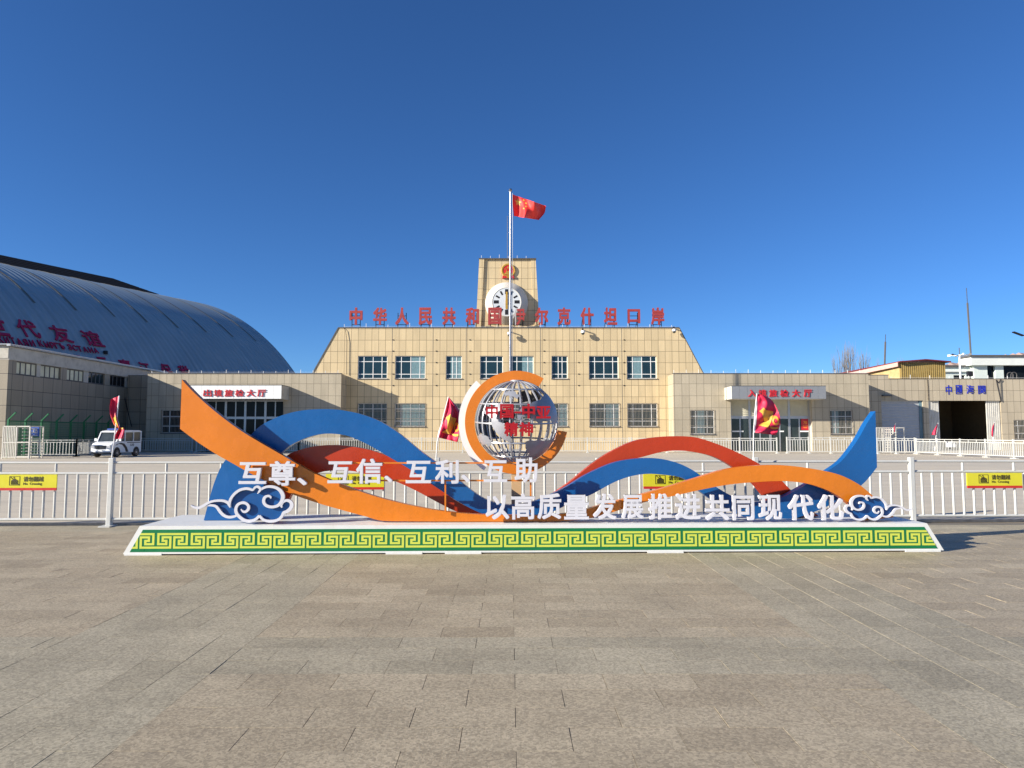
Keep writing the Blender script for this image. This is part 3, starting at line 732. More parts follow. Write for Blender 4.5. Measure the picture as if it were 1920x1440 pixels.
def pale_building():
    Y = 92; b = thing('pale_green_building', 'pale green plastered building with dark cornice line behind the customs block', 'building', (X(1850, Y), Y, 0))
    x0, x1 = X(1829, Y), X(2150, Y); zt = Z(671.5, Y); hs = [rect(1851.5, 1867, 700, 713, Y), rect(1882, 1960, 700, 713, Y), rect(1990, 2010, 690, 713, Y)]
    hs = [(h[0], h[1], h[2] - 2, h[3] + 1.2) for h in hs]
    mb = MB(); mb.wall(x0, x1, 0, zt, Y, hs, .5)
    D = Y + 1.7; mb.add([(x0, Y, 0), (x0, D, 0), (x0, D, zt), (x0, Y, zt)], [(3, 2, 1, 0)]); mb.add([(x0, Y, zt), (x1, Y, zt), (x1, D, zt), (x0, D, zt)], [(0, 1, 2, 3)])
    mb.build('wall', M['pale_green'], b)
    for h in hs: MB().box(h[0], h[1], Y + .35, Y + .4, h[2], h[3]).build('window', M['glass_dark'], b)
    MB().box(x0 - .7, x1, Y - .6, D, zt - 1.0, zt + .1).build('cornice', M['pale_white'], b); MB().box(x0 - .9, x1, Y - .8, D, zt + .102, zt + .35).build('coping', M['coping'], b)
    D = Y + 12
    xb = X(1772, Y); z2 = Z(687.5, Y); MB().box(x0 + .01, x1, Y + 1.71, D, 0, z2 - .1).build('rear_wing', M['pale_green'], b); lw = MB(); hs2 = [(X(1794, Y), X(1816, Y), Z(716, Y), Z(703, Y)), (X(1768, Y), X(1778, Y), Z(716, Y), Z(703, Y))]
    lw.wall(xb - 4, x0 - .01, 0, z2, Y + .4, hs2, .3); lw.add([(xb - 4, Y + .4, z2), (x0, Y + .4, z2), (x0, D, z2), (xb - 4, D, z2)], [(0, 1, 2, 3)]); w_ = lw.build('annex_wall', M['pale_green'], b)
    MB().box(xb - 4, x0 - .75, Y + .1, Y + .398, Z(697, Y), Z(694.5, Y)).build('string_course', M['pale_white'], b); MB().box(xb - 4, x0 - .95, Y + .1, Y + 1.2, z2 + .002, z2 + .22).build('coping', M['coping'], b)
    for h in hs2: MB().box(h[0], h[1], Y + .62, Y + .66, h[2], h[3]).build('window', M['glass_dark'], b)
pale_building()
def lamp_mast():
    Y = 80; p = at(1798.5, 655, Y); b = thing('light_mast', 'white mast with a ring of floodlights rising behind the customs lettering', 'light mast', (p.x, Y, 0))
    MB().tube([(p.x, Y, 0), (p.x, Y, Z(665, Y))], .11, 8).build('pole', M['white_frame'], b); MB().tube([(p.x, Y, Z(665, Y)), (p.x, Y, Z(652, Y))], .05, 6).build('spike', M['coping'], b)
    zl = Z(665.5, Y)
    for k in range(6):
        a = k * math.pi / 3 + .3; d = Vector((math.cos(a), math.sin(a), 0)); c = Vector((p.x, Y, zl)) + d * .9
        MB().bar(Vector((p.x, Y, zl - .1)), c, .08).bar(c, c + d * .3, .2, .08).build('floodlight', M['coping'] if k % 2 else M['white_frame'], b)
lamp_mast()
def mast(px0, py0, px1, py1, Y, r, name, label):
    a, c = at(px1, py1, Y), at(px0, py0, Y); b = thing(name, label, 'antenna', (a.x, Y, 0))
    mid = a.lerp(c, .78); MB().tube([(a.x, Y, 5), a, mid], r, 6).build('pole', M['coping'], b); MB().tube([mid, c], r * .45, 6).build('whip', M['steel'], b)
mast(1812, 540, 1820.5, 668, 98, .13, 'antenna_mast', 'tall thin leaning aerial mast above the pale green building')
mast(1660.5, 627, 1658.5, 690, 96, .12, 'antenna_mast', 'shorter dark aerial mast behind the ochre shed')
def street_lamp():
    Y = 70; b = thing('street_lamp', 'dark street lamp head reaching in above the pale building', 'street lamp', (X(1960, Y), Y, 0)); x = X(1960, Y)
    MB().tube([(x, Y, 0), (x, Y, Z(640, Y)), (x - .6, Y, Z(632, Y)), at(1917, 629, Y)], [.11, .09, .06, .05], 8).build('pole', M['alu'], b)
    MB().bar(at(1918.5, 629.5, Y), at(1899.5, 622.5, Y), .1, .35).build('lamp_head', M['black_steel'], b)
street_lamp()
def floodlight_box():
    Y = 68.0; p = at(1819, 702, Y); b = thing('floodlight', 'boxy dark floodlight on a short stand on the customs roof', 'floodlight', (p.x, Y, Z(711, YC)))
    MB().tube([(p.x, Y, Z(711, YC)), (p.x, Y, Z(706, Y))], .06, 6).build('stand', M['coping'], b); MB().box(p.x - .24, p.x + .24, Y - .1, Y + .2, Z(705.5, Y), Z(696, Y)).build('lamp_housing', M['black_steel'], b)
floodlight_box()
def hoops():
    Y = 68.6
    b = thing('roof_ladder', 'curved handrails of a roof ladder on the customs roof', 'ladder', (X(1899, Y), Y, Z(711, YC)))
    for c in (1894, 1901):
        pts = [at(c - 5.5, 712, Y)] + [at(c - 5.5 * math.cos(t), 703 - 5 * math.sin(t), Y) for t in [k * math.pi / 8 for k in range(9)]] + [at(c + 5.5, 712, Y)]
        MB().tube(pts, .035, 6).build('handrail', M['coping'], b)
hoops()

def bare_tree(px, Y, top, seed, spread, label, n1=26):
    rnd = random.Random(seed); p = at(px, 800, Y); zt = Z(top, Y)
    b = thing('bare_tree', label, 'tree', (p.x, Y, 0), group=None)
    base = Vector((p.x, Y, 0)); MB().tube([base, base + Vector((.1, 0, zt * .45)), base + Vector((.15, 0, zt * .95))], [.22, .14, .03], 6).build('trunk', M['tree_bark'], b)
    mb = MB()
    for i in range(n1):
        h = zt * rnd.uniform(.18, .8); a = rnd.uniform(0, 6.28); L = (zt - h) * rnd.uniform(.45, .95); out = spread * rnd.uniform(.25, .8)
        s0 = base + Vector((.1, 0, h)); d = Vector((math.cos(a), math.sin(a), 0))
        e = s0 + d * out + Vector((0, 0, L)); m_ = s0 + d * out * .6 + Vector((0, 0, L * .4))
        mb.tube([s0, m_, e], [.04, .028, .01], 4, False)
        for k in range(3):
            t = rnd.uniform(.3, .95); q = m_.lerp(e, t); dd = Vector((rnd.uniform(-1, 1), rnd.uniform(-1, 1), 0)) * .3
            mb.tube([q, q + dd + Vector((0, 0, rnd.uniform(.8, 2.2)))], [.014, .006], 3, False)
    mb.build('crown', M['tree_bark'], b)
bare_tree(1572, 118, 668, 1, 1.5, 'leafless shrubby tree at the left end of the bare trees', 30)
bare_tree(1597, 116, 645, 2, 1.7, 'tallest leafless poplar behind the arrival hall roof', 40)
bare_tree(1586, 122, 652, 5, 1.5, 'leafless poplar just left of the tallest one', 34)
bare_tree(1621, 120, 655, 3, 1.6, 'leafless poplar just right of the tallest one', 34)
bare_tree(1645, 126, 680, 4, 1.3, 'low leafless tree beside the dark aerial mast', 22)
bare_tree(1695, 130, 668, 6, 1.0, 'sparse leafless treetop above the ochre shed roof', 12)

# ================================================================ VAULTED HALL, LEFT
KV = 1.4
VA = R(63.514); VR = 31.2 * KV; VC = Vector((-45.574 * KV, 90 * KV, EYE + (-12.243 - EYE) * KV))
vd = Vector((math.cos(VA), math.sin(VA), 0)); vn = Vector((math.sin(VA), -math.cos(VA), 0))
def vhit(px, py):
    D = ray(px, py).normalized(); o = ORG - VC; dn = (D.dot(vn), D.z); on = (o.dot(vn), o.z)
    a = dn[0] ** 2 + dn[1] ** 2; bb = 2 * (dn[0] * on[0] + dn[1] * on[1]); c = on[0] ** 2 + on[1] ** 2 - VR ** 2
    t = (-bb - math.sqrt(max(0, bb * bb - 4 * a * c))) / 2 / a; P = ORG + D * t
    return (P - VC).dot(vd), math.atan2(P.z - VC.z, (P - VC).dot(vn))
def vpt(s, ph, off=0): return VC + vd * s + (vn * math.cos(ph) + Vector((0, 0, 1)) * math.sin(ph)) * (VR + off)
def vault_mat():
    m, nt, bs = nodes('vault_sheet'); p = pos(nt)
    dp = nt.nodes.new("ShaderNodeVectorMath"); dp.operation = 'DOT_PRODUCT'; link(nt, p, dp.inputs[0]); dp.inputs[1].default_value = vd
    wv = mth(nt, 'SINE', mth(nt, 'MULTIPLY', dp.outputs['Value'], 2 * math.pi / .8))
    cb = nt.nodes.new("ShaderNodeCombineXYZ"); link(nt, mth(nt, 'MULTIPLY', dp.outputs['Value'], 1.2), cb.inputs[0])
    st = remap(nt, noise(nt, cb.outputs[0], 1, 4, .7), .35, .7, .85, 1.08)
    c = mixc(nt, remap(nt, noise(nt, p, .2, 5), .3, .7), (.32, .385, .395), (.39, .455, .455))
    vm = nt.nodes.new("ShaderNodeVectorMath"); vm.operation = 'SCALE'; link(nt, c, vm.inputs[0]); link(nt, st, vm.inputs['Scale'])
    link(nt, vm.outputs[0], bs.inputs['Base Color']); bs.inputs['Roughness'].default_value = .36; bs.inputs['Metallic'].default_value = .2
    bump(nt, wv, .42, .10, bs)
    return m
def vault():
    b = thing('vaulted_hall', 'huge grey vaulted sheet metal hall with red lettering on the left', 'building', (VC.x, VC.y, 0))
    mb = MB(); ph0 = math.asin(max(-1, (0 - VC.z) / VR)); n, ms = 64, 24; s0, s1 = -150, 0
    for i in range(ms + 1):
        s_ = s0 + (s1 - s0) * i / ms
        for k in range(n + 1): mb.v.append(vpt(s_, ph0 + (math.pi - 2 * ph0) * k / n))
    for i in range(ms):
        for k in range(n): a = i * (n + 1) + k; mb.f.append((a, a + n + 1, a + n + 2, a + 1))
    for i in (0, ms): mb.f.append(tuple(i * (n + 1) + k for k in range(n + 1)))
    mb.build('shell', vault_mat(), b, smooth=True)
    stain = mat('rust_streak', (.16, .15, .12), .8)
    ends = [(65, 568), (143, 582), (215, 594), (276, 604), (334, 615), (387, 623), (437, 632), (480, 640)]
    for e in ends:
        s_, ph = vhit(*e); m_ = MB(); n = 14; w_ = .11
        for k in range(n + 1):
            q = ph + (R(88) - ph) * k / n
            m_.v += [vpt(s_ - w_, q, .03), vpt(s_ + w_, q, .03), vpt(s_ + w_, q, .05), vpt(s_ - w_, q, .05)]
        for k in range(n):
            a = k * 4
            for i in range(4): m_.f.append((a + i, a + (i + 1) % 4, a + 4 + (i + 1) % 4, a + 4 + i))
        m_.f += [(3, 2, 1, 0), (n * 4, n * 4 + 1, n * 4 + 2, n * 4 + 3)]
        m_.build('rib_strip', stain, b)
    vred = mat('hall_letter_red', (.42, .012, .06), .5)
    def vt(ch, cx, cy, hgt_m, wid_m, off=.014, nm='character'):
        s_, ph = vhit(cx, cy); V, F = glyph(ch, off); m_ = MB()
        m_.add([vpt(s_ + (a - .5) * wid_m, ph + (c - .5) * hgt_m / VR, .06 + (z + .5) * .1) for a, c, z in V], [f for f in F])
        m_.build(nm, vred, b)
    def span(px0, py0, px1, py1):
        s0_, p0 = vhit(px0, py0); s1_, p1 = vhit(px1, py1); return (s1_ - s0_), (p0 - p1) * VR
    def size_at(px, py):
        s_, ph = vhit(px, py); a = proj(vpt(s_ + .5, ph)) ; c = proj(vpt(s_ - .5, ph)); d = proj(vpt(s_, ph + .5 / VR)); e = proj(vpt(s_, ph - .5 / VR))
        return (a[0] - c[0], e[1] - d[1])
    for ch, cx, cy, wpx, hpx in (('世', -12, 609, 44, 40), ('代', 51, 617, 38, 33), ('友', 113, 627, 36, 31), ('谊', 172, 635.5, 34, 29), ('三', 193.5, 682, 18, 22), ('嘉', 236, 688, 21, 26), ('江', 273, 693, 19, 26), ('保', 312.5, 696, 19, 26), ('税', 347, 699, 19, 26), ('二', 146, 680, 20, 26)):
        sx, sz = size_at(cx, cy); vt(ch, cx, cy, hpx / sz, wpx / sx)
    let = [('К', 0, 637.5), ('И', 11.5, 639), ('Т', 23, 640), ('А', 35.5, 642), ('Я', 47, 643), ('И', 59.5, 644.5), ('К', 75, 645), ('Ы', 86.5, 647), ('Р', 97.5, 648.5), ('Г', 106, 649.5), ('Ъ', 115.5, 650.5), ('З', 130, 652), ('С', 139.5, 653.5), ('Т', 148.5, 655), ('А', 159, 656.5), ('Н', 169.5, 657.5), ('А', 179, 658.5)]
    for i, (ch, cx, cy) in enumerate(let):
        sx, sz = size_at(cx, cy); t = cx / 180; vt(ch, cx, cy, (13 - 3.2 * t) / sz, (8.6 - 1.2 * t) / sx, .012, 'letter')
    s_, ph = vhit(197, 662); MB().lathe([(.25, -.2), (.25, .2)], vpt(s_, ph, .1), 'z', 10).build('vent', M['black_steel'], b)
def proj(P):
    p = P - ORG; fw = p.y * CP + p.z * SP; up = -p.y * SP + p.z * CP
    return (957 + FOC * p.x / fw, 720 - FOC * up / fw)
vault()
def solar():
    s_end, _ = vhit(284, 556); top = VC + Vector((0, 0, VR)); b = thing('solar_array', 'long dark rack of solar panels along the ridge of the vaulted hall', 'solar panels', (VC.x, VC.y, top.z))
    # the rack rides above the sunny shoulder of the ridge
    v = ORG - VC; r_ = math.hypot(v.dot(vn), v.z); phs = math.atan2(v.z, v.dot(vn)) + math.acos(VR / r_)
    nrow = 5
    for k in range(nrow):
        off_n = -1.0 - k * 2.1; cs = MB()
        base = VC + vn * (VR * math.cos(phs) + off_n) + Vector((0, 0, VR * math.sin(phs)))
        h0, h1 = .2 + (k * 2.1) * .34, .2 + (k * 2.1 + 1.95) * .34
        for (sa, sb) in ((-150, s_end + 6.6 - k * .3),):
            A, B = base + vd * sa, base + vd * sb
            P = [A + Vector((0, 0, h0)), B + Vector((0, 0, h0)), B - vn * 2.08 + Vector((0, 0, h1)), A - vn * 2.08 + Vector((0, 0, h1))]
            cs.add(P + [p + Vector((0, 0, .12)) for p in P], [(3, 2, 1, 0), (4, 5, 6, 7), (0, 1, 5, 4), (1, 2, 6, 5), (2, 3, 7, 6), (3, 0, 4, 7)])
        cs.build('panel_row', M['panel_dark'], b)
    st = MB()
    s_ = s_end + 5.8
    while s_ > -140:
        q = VC + vd * s_ + vn * (VR * math.cos(phs)) + Vector((0, 0, VR * math.sin(phs)))
        for k in range(5):
            a = q - vn * (1.2 + k * 2.1) + Vector((0, 0, -.25)); st.bar(a, a + Vector((0, 0, .4 + k * .70)), .09)
            st.bar(a, a - vn * 1.6 + Vector((0, 0, .75 + k * .70)), .07)
        st.bar(q - vn * 1.1 + Vector((0, 0, .02)), q - vn * 11 + Vector((0, 0, 3.2)), .1); s_ -= 4.6 if s_ < s_end - 2 else 1.8
    st.build('support_frame', M['black_steel'], b)
solar()

# ================================================================ LEFT LONG BUILDING
XL = -36.7
def left_building():
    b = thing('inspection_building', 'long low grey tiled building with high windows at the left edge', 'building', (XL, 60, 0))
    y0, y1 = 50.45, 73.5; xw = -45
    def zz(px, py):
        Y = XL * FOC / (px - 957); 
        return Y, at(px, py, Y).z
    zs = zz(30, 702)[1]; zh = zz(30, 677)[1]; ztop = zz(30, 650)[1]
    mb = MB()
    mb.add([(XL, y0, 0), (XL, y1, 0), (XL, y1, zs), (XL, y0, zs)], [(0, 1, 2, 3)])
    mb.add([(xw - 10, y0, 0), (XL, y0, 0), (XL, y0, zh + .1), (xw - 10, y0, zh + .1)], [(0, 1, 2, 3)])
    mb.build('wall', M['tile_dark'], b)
    Yof = lambda px: XL * FOC / (px - 957)
    # clerestory: piers between the windows, windows set back
    wins = [(27, 67), (74, 111), (122.5, 155.5), (164.5, 194), (204, 234)]
    prev = y0 + .001; pier = []
    for a, c in wins:
        ya, yc = Yof(a), Yof(c); pier.append((prev, ya)); prev = yc
    pier.append((prev, y1))
    for i, (a, c) in enumerate(pier):
        m_ = MB().box(XL - .5, XL - (.001 if i % 2 == 0 else .06), a, c, zs + .001, zh - .001); m_.build('pier', M['tile_dark'] if i % 2 == 0 else M['plaster'], b)
    for i, (a, c) in enumerate(wins):
        ya, yc = Yof(a), Yof(c); f_ = MB(); x = XL - .12; t = .05
        f_.box(x - .05, x, ya, yc, zs + .002, zs + .08); f_.box(x - .05, x, ya, yc, zh - .09, zh - .002)
        for k in range(5):
            y = ya + (yc - ya) * k / 4; f_.box(x - .052, x + .002, max(ya, y - t), min(yc, y + t), zs + .08, zh - .09)
        fr = f_.build('window', M['coping'], b)
        gm = mat('high_pane_%d' % i, (.62, .60, .42), .35, .25, .9) if i < 3 else (M['glass'] if i == 3 else M['glass_dark'])
        MB().box(x - .04, x - .03, ya, yc, zs + .01, zh - .01).build('pane', gm, fr)
    MB().box(XL - .6, XL + .06, y0 - .02, y1, zh, ztop - .12).build('plaster_band', M['plaster'], b)
    rf = MB(); n = 150
    for i in range(n):
        q0 = y0 - .3 + (y1 - y0 + .3) * i / n; q1 = y0 - .3 + (y1 - y0 + .3) * (i + .55) / n
        rf.box(XL + .02, XL + .28, q0, q1, ztop - .1, ztop + .0)
    rf.box(xw - 10, XL + .3, y0 - .3, y1, ztop + .001, ztop + .06)
    rf.build('roof_sheet', M['alu'], b)
    MB().box(xw - 10, XL - .001, y0 - .06, y0 - .003, zh + .1, ztop - .02).build('gable_band', M['plaster'], b)
    bk = MB(); bk.add([(xw - 10, y0, 0), (xw - 10, y1, 0), (xw - 10, y1, ztop), (xw - 10, y0, ztop)], [(3, 2, 1, 0)]); bk.add([(xw - 10, y1, 0), (XL, y1, 0), (XL, y1, ztop), (xw - 10, y1, ztop)], [(3, 2, 1, 0)])
    bk.build('rear_wall', M['plaster'], b)
    # recessed shaded link wall to the departure hall
    Yk = 66.2; lk = MB(); x1 = X(275, YW) - .001; z1 = Z(703.5, Yk)
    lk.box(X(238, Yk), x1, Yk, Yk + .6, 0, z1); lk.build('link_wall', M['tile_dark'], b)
    # cable hanging on the wall
    MB().tube([at(232, 735, 66), at(236, 755, 65.9), at(243, 785, 65.8), at(247, 800, 65.8)], .04, 5).build('cable', M['black_steel'], b)
left_building()

def green_fence():
    x = -34.2; b = thing('green_mesh_fence', 'green steel mesh fence with angled post tops beside the grey building', 'fence', (x, 52, 0))
    pts = [47.3 + 1.68 * k for k in range(0, 8)]; zk = 2.62
    for y in pts:
        MB().bar((x, y, 0), (x, y, zk), .11).bar((x, y, zk - .02), (x + .55, y - .1, zk + .48), .08).build('post', M['green_mesh'], b)
    for i in range(len(pts) - 1):
        m_ = MB(); y0, y1 = pts[i] + .05, pts[i + 1] - .05
        for k in range(17): y = y0 + (y1 - y0) * k / 16; m_.bar((x, y, .1), (x, y, zk - .12), .012)
        for k in range(14): z = .12 + (zk - .26) * k / 13; m_.bar((x, y0, z), (x, y1, z), .012)
        m_.bar((x, y0, zk - .1), (x, y1, zk - .1), .05); m_.build('mesh_panel', M['green_mesh'], b)
green_fence()

# ================================================================ FAR BARRIERS
def barrier(name, label, pts, sec=2.6, h=1.15, gap=.15, bw=.04, skip=()):
    """pts: ground polyline of (x,y); sections with posts, each infill one bar panel"""
    b = thing(name, label, 'fence', (pts[0][0], pts[0][1], 0))
    for (xa, ya), (xb, yb) in zip(pts, pts[1:]):
        A, B = Vector((xa, ya, 0)), Vector((xb, yb, 0)); L = (B - A).length; n = max(1, round(L / sec)); d = (B - A) / n; u = d.normalized()
        for i in range(n + 1):
            p = A + d * i
            MB().box(p.x - .045, p.x + .045, p.y - .045, p.y + .045, 0, h + .08).box(p.x - .09, p.x + .09, p.y - .28, p.y + .28, -.005, .05).build('post', M['fence_white'], b)
        for i in range(n):
            p, q = A + d * i + u * .05, A + d * (i + 1) - u * .05; m_ = MB(); up = Vector((0, 0, 1)); ll = (q - p).length
            for z in (h, h - .16, .16): m_.bar(p + up * z, q + up * z, .05, .05)
            nb = max(4, int(ll / gap))
            for k in range(1, nb): c = p.lerp(q, k / nb); m_.bar(c + up * .185, c + up * (h - .185), bw, .035)
            for k in (1, 2): c = p.lerp(q, k / 3); m_.bar(c + up * (h - .135), c + up * (h - .025), bw, .035)
            m_.build('bar_panel', M['fence_white'], b)
    return b
def gp(px, Y): return (X(px, Y, 850), Y)
barrier('crowd_barrier', 'white barrier beside the turnstile left of the small van', [gp(57, 50.3), gp(143, 50.3), gp(206, 57)], 3.2, 1.18, .22)
barrier('crowd_barrier', 'shaded white barrier in front of the departure hall, right of the van', [gp(226, 60.5), gp(258, 63), gp(360, 62.6)], 4.8, 1.2, .22)
barrier('crowd_barrier', 'long white barrier in front of the terminal behind the globe', [gp(368, 62.2), gp(560, 61.5), gp(1180, 60.5)], 3.55, 1.25, .2)
barrier('crowd_barrier', 'white barrier left of the arrival hall doors', [gp(1184, 60.4), gp(1457, 58.5)], 3.2, 1.25, .2)
barrier('crowd_barrier', 'white barrier right of the arrival hall doors up to the blue fin', [gp(1476, 58.6), gp(1640, 58.2)], 1.9, 1.3, .2)
barrier('crowd_barrier', 'white barrier just right of the blue fin before the shutter', [gp(1645, 57), gp(1716, 56.5)], 1.6, 1.25, .17)
barrier('crowd_barrier', 'slanting white barrier in front of the customs gateway', [gp(1719, 56.2), gp(1960, 43.5)], 2.6, 1.2, .17)

def notice_board():
    Y = 52.2; a, c = at(1772, 828, Y), at(1790, 838.5, Y); b = thing('notice_board', 'blank white board hung on the barrier before the dark gateway', 'sign', ((a.x + c.x) / 2, Y, c.z))
    MB().box(a.x, c.x, Y - .12, Y - .1, c.z, a.z).build('board', M['white_panel'], b); MB().box(a.x + .05, a.x + .09, Y - .14, Y - .121, a.z - .1, a.z + .05).box(c.x - .09, c.x - .05, Y - .14, Y - .121, a.z - .1, a.z + .05).build('clip', M['steel'], b)
notice_board()

def turnstile(px0, px1, py0, py1, Y, label, dens=9):
    a, c = at(px0, py0, Y), at(px1, py1, Y); b = thing('turnstile_cage', label, 'turnstile', ((a.x + c.x) / 2, Y, 0)); H = a.z; W = c.x - a.x
    fr = MB()
    for y in (Y, Y + 1.3):
        for x in (a.x, (a.x + c.x) / 2, c.x): fr.bar((x, y, 0), (x, y, H), .07)
        fr.bar((a.x, y, H), (c.x, y, H), .07); fr.bar((a.x, y, H * .5), (c.x, y, H * .5), .06); fr.bar((a.x, y, .1), (c.x, y, .1), .06)
    for x in (a.x, c.x): fr.bar((x, Y, H), (x, Y + 1.3, H), .07)
    f_ = fr.build('frame', M['turnstile'], b)
    br = MB()
    for k in range(1, dens): x = a.x + W * .55 * k / dens; br.bar((x, Y, .1), (x, Y, H), .05)
    br.build('bars', M['turnstile'], b)
    rt = MB(); cx, cy = a.x + W * .75, Y + .65; rt.tube([(cx, cy, 0), (cx, cy, H)], .06, 8)
    for k in range(9):
        z = .25 + (H - .4) * k / 8
        for ang in (.4, .4 + 2.09, .4 + 4.18): rt.bar((cx, cy, z), (cx + math.cos(ang) * .62, cy + math.sin(ang) * .62, z), .04)
    rt.build('rotor', M['turnstile'], b)
turnstile(7, 54, 799.5, 856, 46.0, 'beige full height turnstile cage at the left edge')
turnstile(1643, 1697, 802, 846, 58.5, 'beige turnstile cage in front of the grey roller shutter')
def blue_board():
    Y = 46.8; a, c = at(58, 801, Y), at(72.5, 818, Y); b = thing('notice_sign', 'blue notice sign on a grey stand beside the turnstile', 'sign', ((a.x + c.x) / 2, Y, 0))
    MB().box(a.x, c.x, Y, Y + .05, c.z, a.z).build('board', M['blue_sign'], b); MB().bar((a.x + .04, Y + .08, 0), (a.x + .04, Y + .08, a.z), .05).bar((c.x + .05, Y + .08, 0), (c.x + .05, Y + .08, a.z), .05).build('post', M['turnstile'], b)
    t = MB(); text_in(t, '入口', a.x + .1, c.x - .1, c.z + .18, c.z + .42, Y - .012, .01, .0)
    t.box(a.x + .1, c.x - .1, Y - .012, Y - .002, a.z - .14, a.z - .09); t.box(a.x + .14, c.x - .14, Y - .012, Y - .002, a.z - .22, a.z - .18); t.build('lettering', M['white_panel'], b)
blue_board()

# ================================================================ SMALL PATROL VAN
def van():
    b = thing('patrol_van', 'small white patrol van with black swoosh and roof light bar', 'van', (X(213, 50, 850), 50.4, 0), R(-4))
    m = b.matrix_basis
    def B(mb, n, mt, par=b, **k): return mb.build(n, M[mt], par, local=True, **k)
    hw = .74
    body = [(-1.72, .30), (-1.80, .42), (-1.80, .62), (-1.74, .84), (-1.60, .98), (-1.15, 1.10), (1.74, 1.10), (1.77, .6), (1.74, .28)]
    bd = MB()
    for (a, c, ins) in ((-hw, hw, 0),): bd.prism(body, a, c, 'x')
    o = B(bd, 'body', 'car_white'); md = o.modifiers.new('b', 'BEVEL'); md.width = .05; md.segments = 3; md.limit_method = 'ANGLE'
    gh = [(-1.14, 1.07), (-.74, 1.76), (1.68, 1.80), (1.72, 1.07)]
    gl = B(MB().prism(gh, -hw + .05, hw - .05, 'x'), 'glazing', 'car_glass')
    rf = [(-.86, 1.74), (-.66, 1.84), (-.2, 1.9), (1.4, 1.9), (1.78, 1.84), (1.78, 1.77), (-.8, 1.72)]
    r_ = B(MB().prism(rf, -hw, hw, 'x'), 'roof', 'car_white'); md = r_.modifiers.new('b', 'BEVEL'); md.width = .04; md.segments = 2
    for sx in (-1, 1):
        x = sx * (hw - .035)
        for (y0, z0, y1, z1, wd) in ((-1.15, 1.08, -.76, 1.77, .07), (-.22, 1.08, -.20, 1.78, .06), (.78, 1.08, .78, 1.8, .06), (1.69, 1.08, 1.68, 1.8, .09)):
            B(MB().bar((x, y0, z0), (x, y1, z1), .07, wd), 'pillar', 'car_white')
        for yw in (-1.12, 1.12):
            ar = MB().lathe([(.36, sx * (hw - .12)), (.36, sx * (hw + .012)), (.01, sx * (hw + .012))], (0, yw, .34), 'x', 24); B(ar, 'wheel_arch', 'car_black')
            ty = MB().lathe([(.20, sx * (hw - .16)), (.28, sx * (hw - .18)), (.30, sx * (hw - .1)), (.30, sx * (hw + .01)), (.27, sx * (hw + .03)), (.19, sx * (hw + .03))], (0, yw, .30), 'x', 24); w_ = B(ty, 'wheel', 'rubber', smooth=True)
            rm = MB().lathe([(.19, sx * (hw + .026)), (.19, sx * (hw + .036)), (.14, sx * (hw + .022)), (.05, sx * (hw + .04)), (.01, sx * (hw + .04))], (0, yw, .30), 'x', 20); B(rm, 'rim', 'alu', w_)
        sw = [(-1.3, .80), (-.95, .92), (-.55, .86), (-.25, .62), (-.1, .34), (.2, .34), (.02, .66), (-.3, .93), (-.7, 1.0), (-1.2, .9)]
        B(MB().prism(sw, sx * (hw + .003), sx * (hw + .008), 'x'), 'stripe', 'car_black')
        B(MB().box(*sorted((sx * (hw + .003), sx * (hw + .008))), .0, 1.6, .98, 1.03), 'trim_line', 'car_black')
        lm = MB(); V, F = glyph('公安', .02); lm.add([(sx * (hw + .006) + sx * .002 * z, (.35 + a * .5) if sx > 0 else (.85 - a * .5), .74 + c * .2) for a, c, z in V], F); B(lm, 'lettering', 'car_black')
        hl = [(sx * .70, .86), (sx * .42, .74), (sx * .46, .60), (sx * .72, .66)]; B(MB().prism(hl, -1.83, -1.76), 'headlight', 'alu')
        B(MB().bar((sx * hw, -.98, 1.18), (sx * (hw + .16), -1.02, 1.2), .04).box(*sorted((sx * (hw + .08), sx * (hw + .24))), -1.08, -1.0, 1.12, 1.32), 'mirror', 'car_white')
    B(MB().prism([(-.42, .82), (.42, .82), (.36, .56), (-.36, .56)], -1.825, -1.79), 'grille', 'car_black')
    B(MB().box(-.70, .70, -1.86, -1.76, .36, .46), 'bumper', 'car_white'); B(MB().box(-.66, .66, -1.84, -1.6, .24, .35), 'bumper_skirt', 'car_black')
    B(MB().box(-.2, .2, -1.872, -1.862, .44, .53), 'number_plate', 'white_panel')
    lb = B(MB().box(-.5, .5, -.45, -.22, 1.90, 2.02), 'light_bar', 'lamp_blue'); md = lb.modifiers.new('b', 'BEVEL'); md.width = .03; md.segments = 2
van()

# ================================================================ SECURITY CAMERAS on the parapet, FLAGPOLE
for (px, py, lab) in ((955, 627, 'white dome camera on the terminal parapet behind the flagpole'), (1093, 624, 'white dome camera on the parapet below the eleventh red character'), (1264, 621, 'white dome camera at the right end of the terminal parapet')):
    Y = YM - .5; p = at(px, py, Y); b = thing('security_camera', lab, 'camera', (p.x, YM, p.z), group='cameras along the terminal parapet')
    MB().bar((p.x, YM - .002, p.z + .35), (p.x, Y, p.z + .42), .09).bar((p.x, Y, p.z + .42), (p.x, Y, p.z + .2), .08).build('arm', M['black_steel'], b)
    MB().lathe([(.04, p.z + .25), (.17, p.z + .2), (.2, p.z + .08), (.19, p.z)], (p.x, Y, 0), 'z', 16).build('housing', M['white_panel'], b, smooth=True)
    MB().lathe([(.17, p.z), (.15, p.z - .12), (.08, p.z - .19), (.01, p.z - .2)], (p.x, Y, 0), 'z', 16).build('dome', M['car_glass'], b, smooth=True)
YF = 55.0
